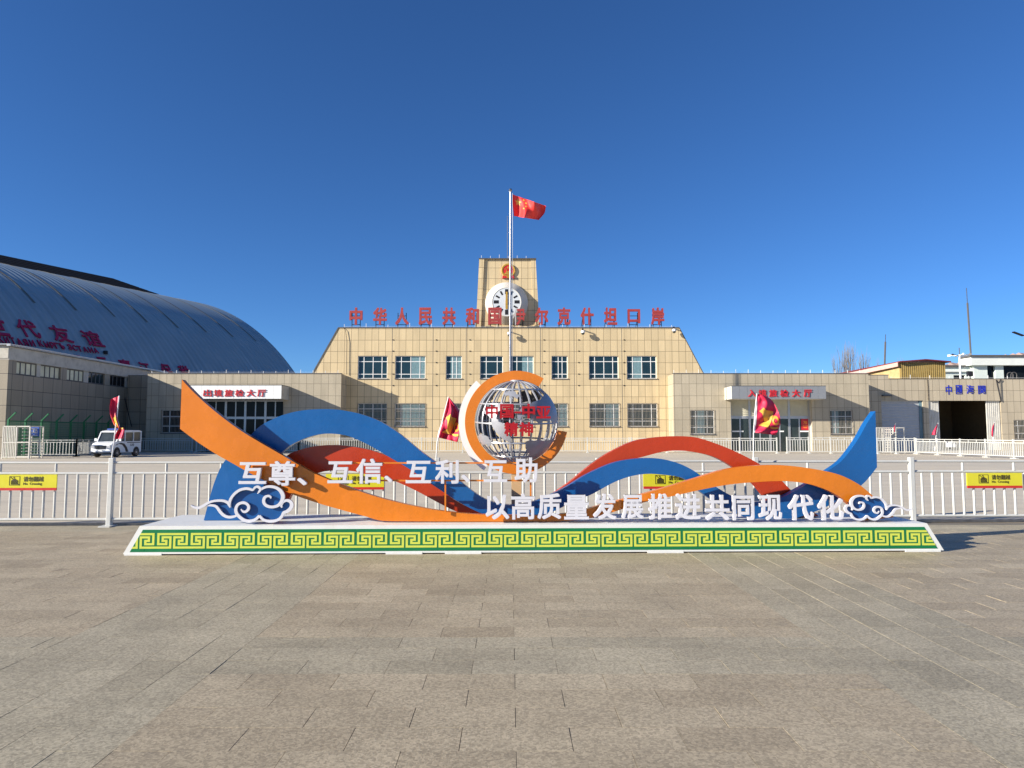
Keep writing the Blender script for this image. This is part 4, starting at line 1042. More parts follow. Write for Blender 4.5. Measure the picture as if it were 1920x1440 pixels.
def flagpole():
    p = at(957, 358, YF); b = thing('flagpole', 'tall silver flagpole with ball finial before the clock tower', 'flagpole', (p.x, YF, 0))
    MB().tube([(p.x, YF, 0), (p.x, YF, 8), (p.x, YF, p.z)], [.11, .10, .07], 14).build('pole', M['steel'], b, smooth=True)
    MB().lathe([(.02, -.15), (.1, -.12), (.15, 0), (.1, .12), (.02, .15)], (p.x, YF, p.z + .05), 'z', 14).build('finial', M['steel'], b, smooth=True)
    MB().box(p.x - .8, p.x + .8, YF - .8, YF + .8, 0, .4).build('plinth', M['concrete'], b)
    a = at(960.5, 362, YF); c = at(961, 428, YF); MB().tube([a, c, (p.x + .16, YF, 9), (p.x + .16, YF, 1.2)], .02, 5).build('halyard', M['white_frame'], b)
flagpole()
def smooth_poly(pts, n):
    """Catmull-Rom through 2D points, n samples by index"""
    out = []; m = len(pts) - 1
    for i in range(n + 1):
        t = i / n * m; k = min(int(t), m - 1); u = t - k
        p = [Vector(pts[min(max(k + q, 0), m)]) for q in (-1, 0, 1, 2)]
        out.append(.5 * ((2 * p[1]) + (p[2] - p[0]) * u + (2 * p[0] - 5 * p[1] + 4 * p[2] - p[3]) * u * u + (3 * p[1] - p[0] - 3 * p[2] + p[3]) * u ** 3))
    return out
def cloth_fn(edge0, edge1, Y, waves, amp, plane=None):
    """surface between two traced edges; u across from pole to free edge, v down"""
    E0 = smooth_poly(edge0, 40); E1 = smooth_poly(edge1, 40)
    def S_(u, v, off=0):
        t = min(max(v, 0), 1) * 40; k = min(int(t), 39); fr = t - k
        a = E0[k].lerp(E0[k + 1], fr); c = E1[k].lerp(E1[k + 1], fr); q = a.lerp(c, u)
        dy = sum(A * min(1, u * 3) * math.sin(fu * u * 6.28 + fv * v * 6.28 + ph) for A, fu, fv, ph in waves) * amp
        return at(q.x, q.y, Y + dy + off)
    return S_
def cloth(parent, S_, mt, nu=26, nv=30, name='cloth'):
    mb = MB()
    for off in (0, .012):
        for i in range(nu + 1):
            for j in range(nv + 1): mb.v.append(S_(i / nu, j / nv, off))
    N = (nu + 1) * (nv + 1)
    for i in range(nu):
        for j in range(nv):
            a = i * (nv + 1) + j; q = (a, a + 1, a + nv + 2, a + nv + 1); mb.f.append(q); mb.f.append(tuple(N + k for k in reversed(q)))
    for i in range(nu):
        for j in (0, nv):
            a = i * (nv + 1) + j; c = a + nv + 1; mb.f.append((a, c, N + c, N + a))
    for j in range(nv):
        for i in (0, nu):
            a = i * (nv + 1) + j; mb.f.append((a, a + 1, N + a + 1, N + a))
    return mb.build(name, M[mt], parent, smooth=True)
def on_cloth(parent, S_, polys, mt, name, off=.01, holes=None):
    """print shapes (u,v) lying on both faces of the cloth"""
    mb = MB()
    for poly in polys:
        bm = bmesh.new(); vs = [bm.verts.new((p[0], p[1], 0)) for p in poly]; f = bm.faces.new(vs)
        bmesh.ops.triangulate(bm, faces=[f])
        for _ in range(4): bmesh.ops.subdivide_edges(bm, edges=[e for e in bm.edges if e.calc_length() > .04], cuts=1); bmesh.ops.triangulate(bm, faces=bm.faces[:])
        bmesh.ops.triangulate(bm, faces=bm.faces[:])
        bm.verts.ensure_lookup_table()
        for o_ in (-off, off + .012):
            b0 = len(mb.v); mb.v += [S_(v.co.x, v.co.y, o_) for v in bm.verts]
            mb.f += [tuple(b0 + v.index for v in fc.verts) for fc in bm.faces]
        bm.free()
    return mb.build(name, M[mt], parent, smooth=True)
def national_flag():
    e0 = [(960.8, 364.5), (961, 380), (962.5, 395), (963.5, 405)]
    e1 = [(1023.5, 386), (1022.5, 394), (1020, 401), (1010, 412.5)]
    W_ = [(.5, 1.2, .25, 0), (.22, 2.4, -.4, 1)]
    S0 = cloth_fn(e0, e1, YF, W_, .9)
    p = S0(0, .5); b = thing('national_flag', 'red flag with five yellow stars flying from the flagpole top', 'flag', p)
    cl = cloth(b, S0, 'flag_red', 40, 24)
    def star(cu, cv, r, rot):
        return [(cu + (r if k % 2 == 0 else r * .4) * math.sin(rot + k * math.pi / 5) * .68, cv - (r if k % 2 == 0 else r * .4) * math.cos(rot + k * math.pi / 5)) for k in range(10)]
    for c in ((.17, .27, .17, 0), (.34, .11, .06, .4), (.41, .22, .06, .9), (.41, .37, .06, .1), (.34, .5, .06, .6)): on_cloth(b, S0, [star(*c)], 'cloth_yellow', 'star', .02)
national_flag()

# ================================================================ NEAR BARRIER FENCE
ROT = R(1.7)
fence = thing('barrier_fence', 'long white steel barrier fence right behind the sculpture', 'fence', (0, 12.75, 0), ROT)
def FL(px, py): return on_plane(px, py, fence, 0)
p205, p1713 = FL(205, 975).x, FL(1712, 972).x
SEC = (p1713 - p205) / 5
ztop_r = FL(957, 866).z; zmid = FL(957, 885.5).z; zbot = FL(957, 970).z; zpost = FL(1712, 857.5).z
def near_fence():
    def bld(mb, n, mt='fence_white'): return mb.build(n, M[mt], fence, local=True)
    rf_ = random.Random(4)
    for i in range(-1, 7):
        x = p205 + SEC * i; dz = rf_.uniform(-.006, .006); dz2 = dz + rf_.uniform(-.008, .008)
        lean = rf_.uniform(-.012, .012); po = bld(MB().bar((x, 0, 0), (x + lean, 0, zpost + rf_.uniform(-.006, .006)), .09), 'post')
        md = po.modifiers.new('b', 'BEVEL'); md.width = .012; md.segments = 2
        bp = MB().box(x - .10, x + .10, -.18, .18, .0, .02).build('foot_plate', M['fence_white'], po, local=True)
        if i == 6: break
        a, c = x + .046, x + SEC - .046
        for z, hh in ((ztop_r, .042), (zmid, .045), (zbot, .05)):
            MB().tube([(a, 0, z + dz), (c, 0, z + dz2)], hh / 2, 12).build('rail', M['fence_white'], fence, local=True, smooth=True)
        nb = 15
        for k in range(1, nb):
            q = x + SEC * k / nb
            mb = MB().tube([(q, 0, zbot + .0255), (q, 0, zmid - .023)], .0215, 12)
            if k in (5, 10): mb.tube([(q, 0, zmid + .023), (q, 0, ztop_r - .022)], .0215, 12)
            mb.build('baluster', M['fence_white'], fence, local=True, smooth=True)
near_fence()
for i in range(-1, 7):   # low stone kerb under the barrier
    pass
kb = MB(); m_ = fence.matrix_basis
kb.v = []; kb.box(p205 - SEC * 1.2, p205 + SEC * 6.2, .1, .22, 0, .045); kb.v = [m_ @ v for v in kb.v]
tag(kb.build('kerb', M['stone']), 'low stone kerb strip under the barrier fence', None, None, 'structure')

def no_crossing(px0, px1, py0, py1, label):
    a, c = FL(px0, py0), FL(px1, py1)
    return a, c, label
def sign_proto():
    W_, H_ = .845 * 1.24, .30
    b = thing('warning_sign', 'x', 'sign', (0, 0, 0), ROT, 'no crossing boards on the barrier fence')
    MB().box(0, W_, -.045, -.024, -.235, 0).build('board', M['board_yellow'], b, local=True)
    MB().box(.008, W_ - .002, -.048, -.022, -.28, -.2352).build('red_strip', M['strip_red'], b, local=True)
    t = MB(); text_in(t, '请勿翻越', .445 * W_, .78 * W_, -.125, -.035, -.049, .004, .012); text_in(t, 'No  Crossing', .445 * W_, .755 * W_, -.195, -.14, -.049, .004, .008)
    t.build('lettering', M['print_dark'], b, local=True)
    p = MB(); x0, x1, z0, z1 = .21 * W_, .385 * W_, -.19, -.03; y0, y1 = -.049, -.0455; t_ = .006
    p.box(x0, x1, y0, y1, z0, z0 + t_); p.box(x0, x1, y0, y1, z1 - t_, z1); p.box(x0, x0 + t_, y0, y1, z0 + t_, z1 - t_); p.box(x1 - t_, x1, y0, y1, z0 + t_, z1 - t_)
    cx = (x0 + x1) / 2
    for k in range(8): q = x0 + .035 + (x1 - x0 - .07) * k / 7; p.box(q - .003, q + .003, y0 - .0004, y1, z0 + .02, z0 + .075)
    p.box(x0 + .03, x1 - .03, y0 - .0008, y1, z0 + .075, z0 + .083); p.box(x0 + .03, x1 - .03, y0 - .0008, y1, z0 + .014, z0 + .02)
    p.prism([(cx - .06, z0 + .085), (cx + .065, z0 + .085), (cx + .03, z0 + .1), (cx, z0 + .122), (cx - .03, z0 + .1)], y0 - .001, y1)
    p.prism([(cx - .012 + .012 * math.cos(t * .785), z0 + .137 + .012 * math.sin(t * .785)) for t in range(8)], y0 - .001, y1)
    p.prism([(x0, z1), (x0 + .012, z1), (x1, z0), (x1 - .012, z0)], y0 - .0016, y1); p.build('pictogram', M['print_dark'], b, local=True)
    return b
proto = sign_proto()
for i, (px, lab) in enumerate(((-2, 'yellow no crossing board at the left end of the fence, nothing in front'), (612, 'yellow no crossing board partly hidden by white characters and red ribbon'), (1205, 'yellow no crossing board half hidden behind the blue ribbon arch'), (1809.5, 'yellow no crossing board at the right end of the fence, clear of the sculpture'))):
    o = proto if i == 0 else copy_tree(proto)
    p = FL(px, 886.5); o.location = fence.matrix_basis @ Vector((p.x, 0, zmid - .02 - .004)); o['label'] = lab

# flags tied to the fence posts
SEVEN = [[(.15, .40), (.38, .32), (.48, .37), (.78, .385), (.66, .54), (.56, .77), (.16, .755), (.38, .63), (.55, .47), (.28, .445)]]
def ringpoly(cu, cv, ru, rv, wu, wv, n=18, tilt=.35):
    out = []
    for k in range(n):
        a, c = 2 * math.pi * k / n, 2 * math.pi * (k + 1) / n
        def P(t, a1, b1): return (cu + a1 * math.cos(t) * math.cos(tilt) - b1 * math.sin(t) * math.sin(tilt) * .6, cv + b1 * math.sin(t) + a1 * math.cos(t) * math.sin(tilt) * .4)
        out.append([P(a, ru, rv), P(c, ru, rv), P(c, wu, wv), P(a, wu, wv)])
    return out
def post_flag(label, pole, e0, e1, waves, amp, Y=12.68, emblem=True, hem=.06, dv=0, du=0, su=1):
    p = at(*pole[0], Y); b = thing('post_flag', label, 'flag', p, group='red flags tied to the barrier fence')
    MB().tube([at(x, y, Y) for x, y in pole], .011, 8).build('pole', M['white_frame'], b)
    S0 = cloth_fn(e0, e1, Y, waves, amp)
    cloth(b, S0, 'cloth_red', 30, 36)
    on_cloth(b, S0, [[(0, .01), (hem, .01), (hem, .5), (hem, .99), (0, .99), (0, .5)]], 'hem_white', 'hem', .006)
    q = lambda polys: [[(min(max(du + u * su, 0), 1), v + dv) for u, v in P] for P in polys]
    on_cloth(b, S0, q(SEVEN), 'cloth_yellow', 'number_seven', .013)
    on_cloth(b, S0, q(ringpoly(.82, .565, .15, .105, .075, .05)), 'cloth_orange', 'number_zero', .016)
    on_cloth(b, S0, q([[(.62, .74), (.8, .735), (.95, .72), (.97, .77), (.84, .80), (.70, .79)]]), 'cloth_yellow', 'printed_ribbon', .014)
    return b
post_flag('red anniversary flag twisted down its pole left of the orange fin', [(206, 900), (208.5, 866), (213, 834), (217, 800), (223.6, 742)],
          [(223.3, 742.5), (222, 765), (221, 785), (224, 800), (216.5, 812), (213.5, 824)], [(207.5, 748.5), (205.2, 768), (209, 785), (216.5, 799.5), (233, 803), (231, 822)],
          [(.5, .5, 1.3, 0), (.3, 1.4, .6, 1)], .09, su=1.0)
post_flag('red anniversary flag bunched up beside the white crescent of the globe', [(815, 905), (817, 872), (820, 828), (830, 787), (841, 744)],
          [(840.5, 744.5), (836, 765), (828.5, 790), (822.5, 808), (820, 820)], [(842, 745), (861, 770), (863, 795), (861, 815), (858, 829)],
          [(.6, 1.1, .9, 0), (.35, 2.1, -.6, 1)], .11, dv=.02)
post_flag('spread red anniversary flag before the arrival hall doors', [(1411, 905), (1412.5, 870), (1413, 812), (1416, 770), (1419.3, 738)],
          [(1419, 738.5), (1417, 765), (1415, 790), (1413, 811)], [(1424, 739), (1446, 749), (1460, 774), (1463, 794), (1459, 806), (1455, 816)],
          [(.45, .8, 1.6, 0), (.35, 1.6, 2.3, 1), (.2, .3, 5, 0)], .07)
# three little pennants far right
for pole, tri, Y, lab in (([(1752.5, 845), (1755, 818), (1759, 793)], ([(1758.8, 793), (1757.5, 805), (1756.5, 815)], [(1757.5, 795), (1750, 808), (1745.5, 815)]), 54, 'tiny red pennant left of the dark gateway'),
                          ([(1861, 852), (1862, 820), (1865, 792)], ([(1865, 792), (1863.5, 806), (1862, 820)], [(1864, 793), (1859.5, 804), (1859, 817)]), 48.3, 'tiny red pennant right of the dark gateway'),
                          ([(1678, 812), (1678.5, 805), (1679, 794)], ([(1679, 794), (1678.5, 801), (1678, 811)], [(1678.8, 795), (1676.3, 801), (1676.5, 809)]), 58.0, 'tiny red pennant above the turnstile by the shutter')):
    b = thing('pennant', lab, 'flag', at(*pole[0], Y), group='tiny red pennants on the right barrier')
    MB().tube([at(x, y, Y) for x, y in pole], .02, 5).build('pole', M['white_frame'], b)
    cloth(b, cloth_fn(*tri, Y, [(.3, 1, .5, 0)], .25), 'cloth_red', 10, 10)

# ================================================================ THE SCULPTURE
sc = thing('wave_sculpture', 'colourful ribbon wave sculpture with silver globe on a green meander base', 'sculpture', (0, 9.69, 0), R(1.55))
def SL(px, py, yl): return on_plane(px, py, sc, yl)
ZB = .395
def base():
    D = 1.30
    bl, br = SL(230.5, 1037, 0).x, SL(1770, 1031, 0).x; tl, tr = SL(262, 984, 0).x, SL(1738, 980, 0).x
    z0 = .018
    mb = MB()
    mb.add([(bl, 0, z0), (br, 0, z0), (tr, .0, ZB), (tl, .0, ZB), (bl, D, z0), (br, D, z0), (tr, D, ZB), (tl, D, ZB)], [(0, 1, 2, 3), (1, 5, 6, 2), (2, 6, 7, 3), (3, 7, 4, 0), (4, 7, 6, 5), (0, 4, 5, 1)])
    p = mb.build('base', M['white_paint'], sc, local=True)
    def xl(z): return bl + (tl - bl) * (z - z0) / (ZB - z0)
    def xr(z): return br + (tr - br) * (z - z0) / (ZB - z0)
    za, zb = .046, .345; e = .075
    MB().prism([(xl(za) + e, za), (xr(za) - e, za), (xr(zb) - e, zb), (xl(zb) + e, zb)], -.004, .0).build('green_panel', M['band_green'], p, local=True)
    # meander: one continuous line, clipped to the panel
    k = .0727 / 66.5; per = 420; sx = 1.0717e-3
    path0 = [(300, 440), (670, 440), (670, 300), (574, 300), (574, 348), (620, 348), (620, 393), (519, 393), (519, 256), (876, 256), (876, 393), (778, 393), (778, 348), (821, 348), (821, 300), (720, 300), (720, 440)]
    zt_ = lambda y: zb - (y - 196) * (zb - za) / (500 - 196)
    xoff = SL(220, 1000, 0).x; xs_ = lambda x: xoff + x * sx * 1.0
    hw = 14.5; mb = MB()
    def clip(poly):
        for side in (0, 1):
            out = []
            def ins(p): return (p[0] - (xl(p[1]) + e)) if side == 0 else ((xr(p[1]) - e) - p[0])
            for i in range(len(poly)):
                a, b_ = poly[i], poly[(i + 1) % len(poly)]; da, db = ins(a), ins(b_)
                if da >= 0: out.append(a)
                if (da >= 0) != (db >= 0): t = da / (da - db); out.append((a[0] + (b_[0] - a[0]) * t, a[1] + (b_[1] - a[1]) * t))
            poly = out
            if len(poly) < 3: return None
        return poly
    for rep in range(-2, 28):
        for (x0, y0), (x1, y1) in zip(path0, path0[1:]):
            ax, bx = sorted((x0, x1)); ay, by = sorted((y0, y1))
            if ay == by: r_ = (ax - hw, bx + hw, ay - hw, by + hw)
            else: r_ = (ax - hw, bx + hw, ay + hw, by - hw)
            P = [(xs_(q[0] + rep * per), zt_(q[1])) for q in ((r_[0], r_[3]), (r_[1], r_[3]), (r_[1], r_[2]), (r_[0], r_[2]))]
            P = clip(P)
            if P: n = len(mb.v); mb.v += [Vector((q[0], -.0065, q[1])) for q in P]; mb.f.append(tuple(range(n, n + len(P))))
    mb.build('meander_pattern', M['band_yellow'], p, local=True)
    for x in (bl + .02, bl + 3.55, -.9, 1.9, br - .55): MB().box(x, x + .5, -.008, .05, 0, .026).build('floor_bracket', M['white_paint'], p, local=True)
base()
def ribbon(name, mt, up, lo, y0, thick, label):
    n = 220
    def interp(pts, n):
        sm = smooth_poly(pts, 600); out = []; x0, x1 = pts[0][0], pts[-1][0]; k = 0
        for i in range(n + 1):
            x = x0 + (x1 - x0) * i / n
            while k < 599 and sm[k + 1].x < x: k += 1
            a, c = sm[k], sm[k + 1]; t = 0 if abs(c.x - a.x) < 1e-9 else min(1, max(0, (x - a.x) / (c.x - a.x)))
            out.append((x, a.y + (c.y - a.y) * t))
        return out
    U, Lw = interp(up, n), interp(lo, n); mb = MB()
    for (ux, uy), (lx, ly) in zip(U, Lw):
        a, c = SL(ux, uy, y0), SL(lx, ly, y0); a.z = max(a.z, ZB + .004); c.z = max(c.z, ZB + .002); a.z = max(a.z, c.z + .001)
        mb.v += [a, c, Vector((a.x, y0 + thick, a.z)), Vector((c.x, y0 + thick, c.z))]
    for i in range(n):
        b = i * 4; d = b + 4
        mb.f += [(b, b + 1, d + 1, d), (b + 2, d + 2, d + 3, b + 3), (b, d, d + 2, b + 2), (b + 1, b + 3, d + 3, d + 1)]
    mb.f += [(0, 2, 3, 1), (n * 4, n * 4 + 1, n * 4 + 3, n * 4 + 2)]
    o = mb.build(name, M[mt], sc, local=True, smooth=True); o['label'] = label
    return o
OU = [(341, 711.6), (351, 723), (372, 744), (392, 762), (423, 787), (454, 809), (485, 828), (530, 854), (561, 872), (595, 890), (647, 911), (698, 929), (750, 943), (802, 954), (851, 961), (899, 964.5), (960, 966), (1020, 966), (1060, 963), (1098, 955), (1150, 941), (1207, 926), (1243, 915.5), (1304, 897), (1353, 882), (1399, 874.5), (1445, 872), (1488, 874), (1541, 882), (1576, 891), (1605, 905), (1622, 917), (1640, 933), (1660, 953), (1676, 970)]
OL = [(337.5, 804), (372, 830), (406, 852), (431, 866), (461, 883), (499, 903), (544, 925), (595, 943), (647, 958), (688, 969), (714, 976), (760, 977.5), (900, 978), (1000, 978), (1060, 977), (1110, 971), (1150, 960), (1207, 942), (1258, 931), (1311, 919), (1364, 909), (1417, 904), (1467, 902), (1509, 906), (1541, 915), (1569, 928), (1590, 943), (1612, 962), (1626, 976)]
BU = [(382, 976), (396, 938), (413, 900), (434, 866), (458, 830), (485, 801), (509, 787), (537, 776), (571, 769), (612.5, 767), (647, 770), (681, 778), (716, 792), (750, 814), (784, 842), (805, 858), (835, 879), (866, 905), (896, 928), (917, 939), (940, 945), (956, 947), (980, 945), (1002, 940), (1032, 928), (1062, 913), (1092, 894), (1122, 879), (1153, 867), (1183, 861), (1213, 859), (1243, 861), (1273, 869), (1298, 881), (1320, 896), (1346, 915), (1375, 931), (1405, 940), (1440, 940), (1465, 933), (1484, 924), (1516, 906), (1552, 883), (1580, 862), (1608, 825), (1626, 793), (1641.5, 771)]
BL = [(478, 976), (484, 950), (494, 910), (510, 870), (535, 842), (557.5, 828), (585, 817.5), (612, 813), (647, 816), (674, 826), (698, 838), (733, 859), (767, 879), (805, 905), (835, 925), (860, 941), (890, 957), (911, 965), (940, 972), (990, 973), (1020, 967), (1050, 953), (1080, 938), (1107, 928), (1122, 920), (1153, 903.5), (1183, 893), (1213, 888.5), (1243, 890), (1273, 894), (1290, 902), (1311, 920), (1340, 940), (1370, 958), (1400, 970), (1440, 975), (1480, 974), (1520, 962), (1560, 945), (1615, 910), (1644.5, 876)]
RU = [(474, 972), (490, 925), (510, 885), (537, 855), (564, 843), (595, 836), (630, 834.5), (664, 838), (698, 845), (733, 858), (767, 876), (800, 898), (830, 920), (860, 942), (900, 958), (940, 962), (980, 958), (1010, 946), (1038, 925), (1068, 904), (1095, 882), (1122, 861), (1153, 843), (1183, 829), (1213, 822), (1258, 818), (1304, 820), (1346, 833), (1382, 848), (1417, 866), (1431, 875), (1455, 891), (1484, 920), (1510, 945), (1535, 968)]
RL = [(525, 973), (541, 936), (549, 921), (562, 902), (599, 886), (630, 882), (660, 883), (681, 888), (716, 894), (750, 906), (784, 922), (819, 941), (853, 958), (880, 967), (940, 971), (990, 969), (1020, 960), (1050, 944), (1085, 918), (1120, 891), (1153, 872), (1183, 862), (1207, 856), (1243, 847), (1273, 845), (1304, 848), (1340, 857), (1375, 876), (1413, 906), (1433, 929), (1455, 953), (1475, 968), (1490, 972)]
ribbon('ribbon', 'orange', OU, OL, .27, .12, 'orange ribbon with raised left fin')
ribbon('ribbon', 'blue', BU, BL, .56, .14, 'blue ribbon with raised right fin')
ribbon('ribbon', 'red', RU, RL, .74, .14, 'red ribbon of two arches at the back')

def schar(ch, box, yl, th, m, par, off=.022, name='character'):
    a, c = SL(box[0], box[1], yl), SL(box[2], box[3], yl); mb = MB(); text_in(mb, ch, a.x, c.x, c.z, a.z, yl, th, off)
    return mb.build(name, M[m], par, local=True)
row1 = [('互', (448, 866.5, 498.5, 907.5)), ('尊', (505, 864.5, 553, 911)), ('、', (557, 896, 575, 910)), ('互', (614.5, 865, 660.5, 906)), ('信', (668, 860, 716, 907)), ('、', (720.5, 892, 735.5, 904.5)), ('互', (761, 864, 808, 906)), ('利', (816, 862, 860, 907)), ('、', (865, 890, 881, 905)), ('互', (907, 863, 951, 904)), ('助', (965, 858, 1008, 905))]
row2 = [('以', (910.6, 928, 955, 974)), ('高', (958.7, 925.6, 1003, 974)), ('质', (1008, 925.6, 1052.5, 973.5)), ('量', (1058, 928, 1104.4, 974)), ('发', (1112, 926, 1156, 974)), ('展', (1166, 928, 1207, 974)), ('推', (1216, 926, 1260, 974)), ('进', (1266, 926, 1314.5, 974.5)), ('共', (1322, 928, 1368.6, 975.5)), ('同', (1374, 929, 1415, 975.5)), ('现', (1422.5, 928, 1467, 975.5)), ('代', (1478.5, 928, 1527, 975.5)), ('化', (1533, 928, 1583, 975.5))]
for ch, bx in row1: schar(ch, bx, .16, .055, 'letter_white', sc, .024, 'slogan_character')
for ch, bx in row2: schar(ch, bx, .12, .055, 'letter_white', sc, .024, 'slogan_character')
# thin orange rods that carry the upper row
def rod(p0, p1, yl):
    a, c = SL(*p0, yl), SL(*p1, yl); MB().bar(a, c, .022).build('letter_rod', M['orange'], sc, local=True)
rod((655, 868), (1004, 868), .225); rod((690, 901), (1004, 901), .227)
for px, y0, y1 in ((835, 902, 962), (995, 902, 962)): rod((px, y0), (px, y1), .225)
# clouds
STR = [([(75, 425), (130, 455), (200, 465), (270, 435), (340, 390), (430, 355), (540, 345), (620, 355), (675, 385), (700, 425), (712, 462)], [14, 20, 24, 26, 24, 22, 22, 24, 26, 22, 10]),
       ([(702, 430), (705, 360), (730, 295), (790, 220), (870, 165), (960, 145), (1030, 155), (1070, 170), (1090, 150), (1115, 120), (1155, 115), (1190, 140), (1190, 180), (1152, 230)], [22, 24, 24, 25, 26, 25, 24, 18, 18, 20, 24, 24, 18, 8]),
       ([(1165, 205), (1220, 150), (1300, 115), (1390, 115), (1470, 140), (1530, 190), (1565, 260), (1560, 330), (1530, 390), (1480, 435), (1400, 455), (1320, 440), (1270, 400), (1255, 345), (1275, 290), (1320, 270), (1360, 280), (1372, 312)], [12, 22, 24, 26, 28, 34, 36, 34, 30, 28, 26, 28, 28, 28, 26, 22, 20, 10]),
       ([(1558, 465), (1542, 425), (1570, 370), (1630, 345), (1690, 365), (1715, 420), (1695, 480), (1640, 530), (1585, 550), (1560, 605), (1510, 660), (1430, 690), (1330, 690), (1250, 660), (1190, 600)], [12, 22, 26, 26, 30, 34, 34, 32, 26, 26, 26, 26, 26, 24, 24]),
       ([(1190, 600), (1130, 660), (1040, 690), (950, 675), (870, 620), (820, 560), (805, 490), (830, 420), (890, 385), (960, 390), (1005, 430), (1010, 485), (970, 530), (925, 530), (888, 488)], [24, 26, 28, 30, 30, 30, 28, 26, 26, 26, 26, 26, 24, 20, 8]),
       ([(330, 425), (420, 425), (490, 450), (550, 530), (610, 590), (680, 620), (750, 620), (815, 600)], [16, 22, 26, 28, 28, 26, 24, 20])]
PLATE = [(330, 410), (430, 355), (540, 345), (620, 355), (690, 395), (705, 360), (730, 295), (790, 220), (870, 165), (960, 145), (1070, 170), (1110, 125), (1155, 115), (1190, 150), (1220, 150), (1300, 115), (1390, 115), (1470, 140), (1530, 190), (1565, 260), (1565, 345), (1630, 345), (1690, 365), (1715, 420), (1695, 480), (1640, 530), (1580, 550), (1560, 605), (1510, 660), (1430, 690), (1330, 690), (1250, 660), (1190, 604), (1130, 660), (1040, 690), (950, 675), (870, 620), (815, 605), (750, 620), (680, 620), (610, 590), (550, 530), (490, 450), (420, 425)]
def cloud(px0, px1, pyt, pyb, mirror, yl, label):
    a, c = SL(px0, pyt, yl), SL(px1, pyb, yl); zb = max(c.z, ZB + .002)
    def mp(p):
        t = (p[0] - 60) / (1750 - 60); t = 1 - t if mirror else t
        return (a.x + (c.x - a.x) * t, a.z + (zb - a.z) * (p[1] - 92) / (717 - 92))
    sxx = (c.x - a.x) / 1690
    pl = MB().prism([mp(p) for p in PLATE], yl + .045, yl + .08).build('cloud_panel', M['cloud_blue'], sc, local=True); pl['label'] = label
    for i, (pts, wd) in enumerate(STR):
        n = len(pts) * 6; P = smooth_poly([(p[0], p[1]) for p in pts], n); Wd = smooth_poly([(w_, 0) for w_ in wd], n); mb = MB(); L = []
        for k, p in enumerate(P):
            t = (P[min(k + 1, n)] - P[max(k - 1, 0)]).normalized(); nn = Vector((-t.y, t.x)); h = max(6, Wd[k].x * .86)
            l, r_ = mp(p + nn * h), mp(p - nn * h)
            e = i * .0012
            mb.v += [Vector((l[0], yl + e, l[1])), Vector((r_[0], yl + e, r_[1])), Vector((l[0], yl + .035, l[1])), Vector((r_[0], yl + .035, r_[1]))]
        for k in range(n):
            b = k * 4; d = b + 4; mb.f += [(b, b + 1, d + 1, d), (b + 2, d + 2, d + 3, b + 3), (b, d, d + 2, b + 2), (b + 1, b + 3, d + 3, d + 1)]
        mb.f += [(0, 2, 3, 1), (n * 4, n * 4 + 1, n * 4 + 3, n * 4 + 2)]
        if not mirror: mb.f = [f[::-1] for f in mb.f]
        mb.build('cloud_outline', M['letter_white'], pl, local=True)
cloud(357, 550, 910.5, 980, False, .09, 'larger left cloud with white scroll outline')
cloud(1582.5, 1713, 928.3, 976, True, .10, 'smaller right cloud with white scroll outline')

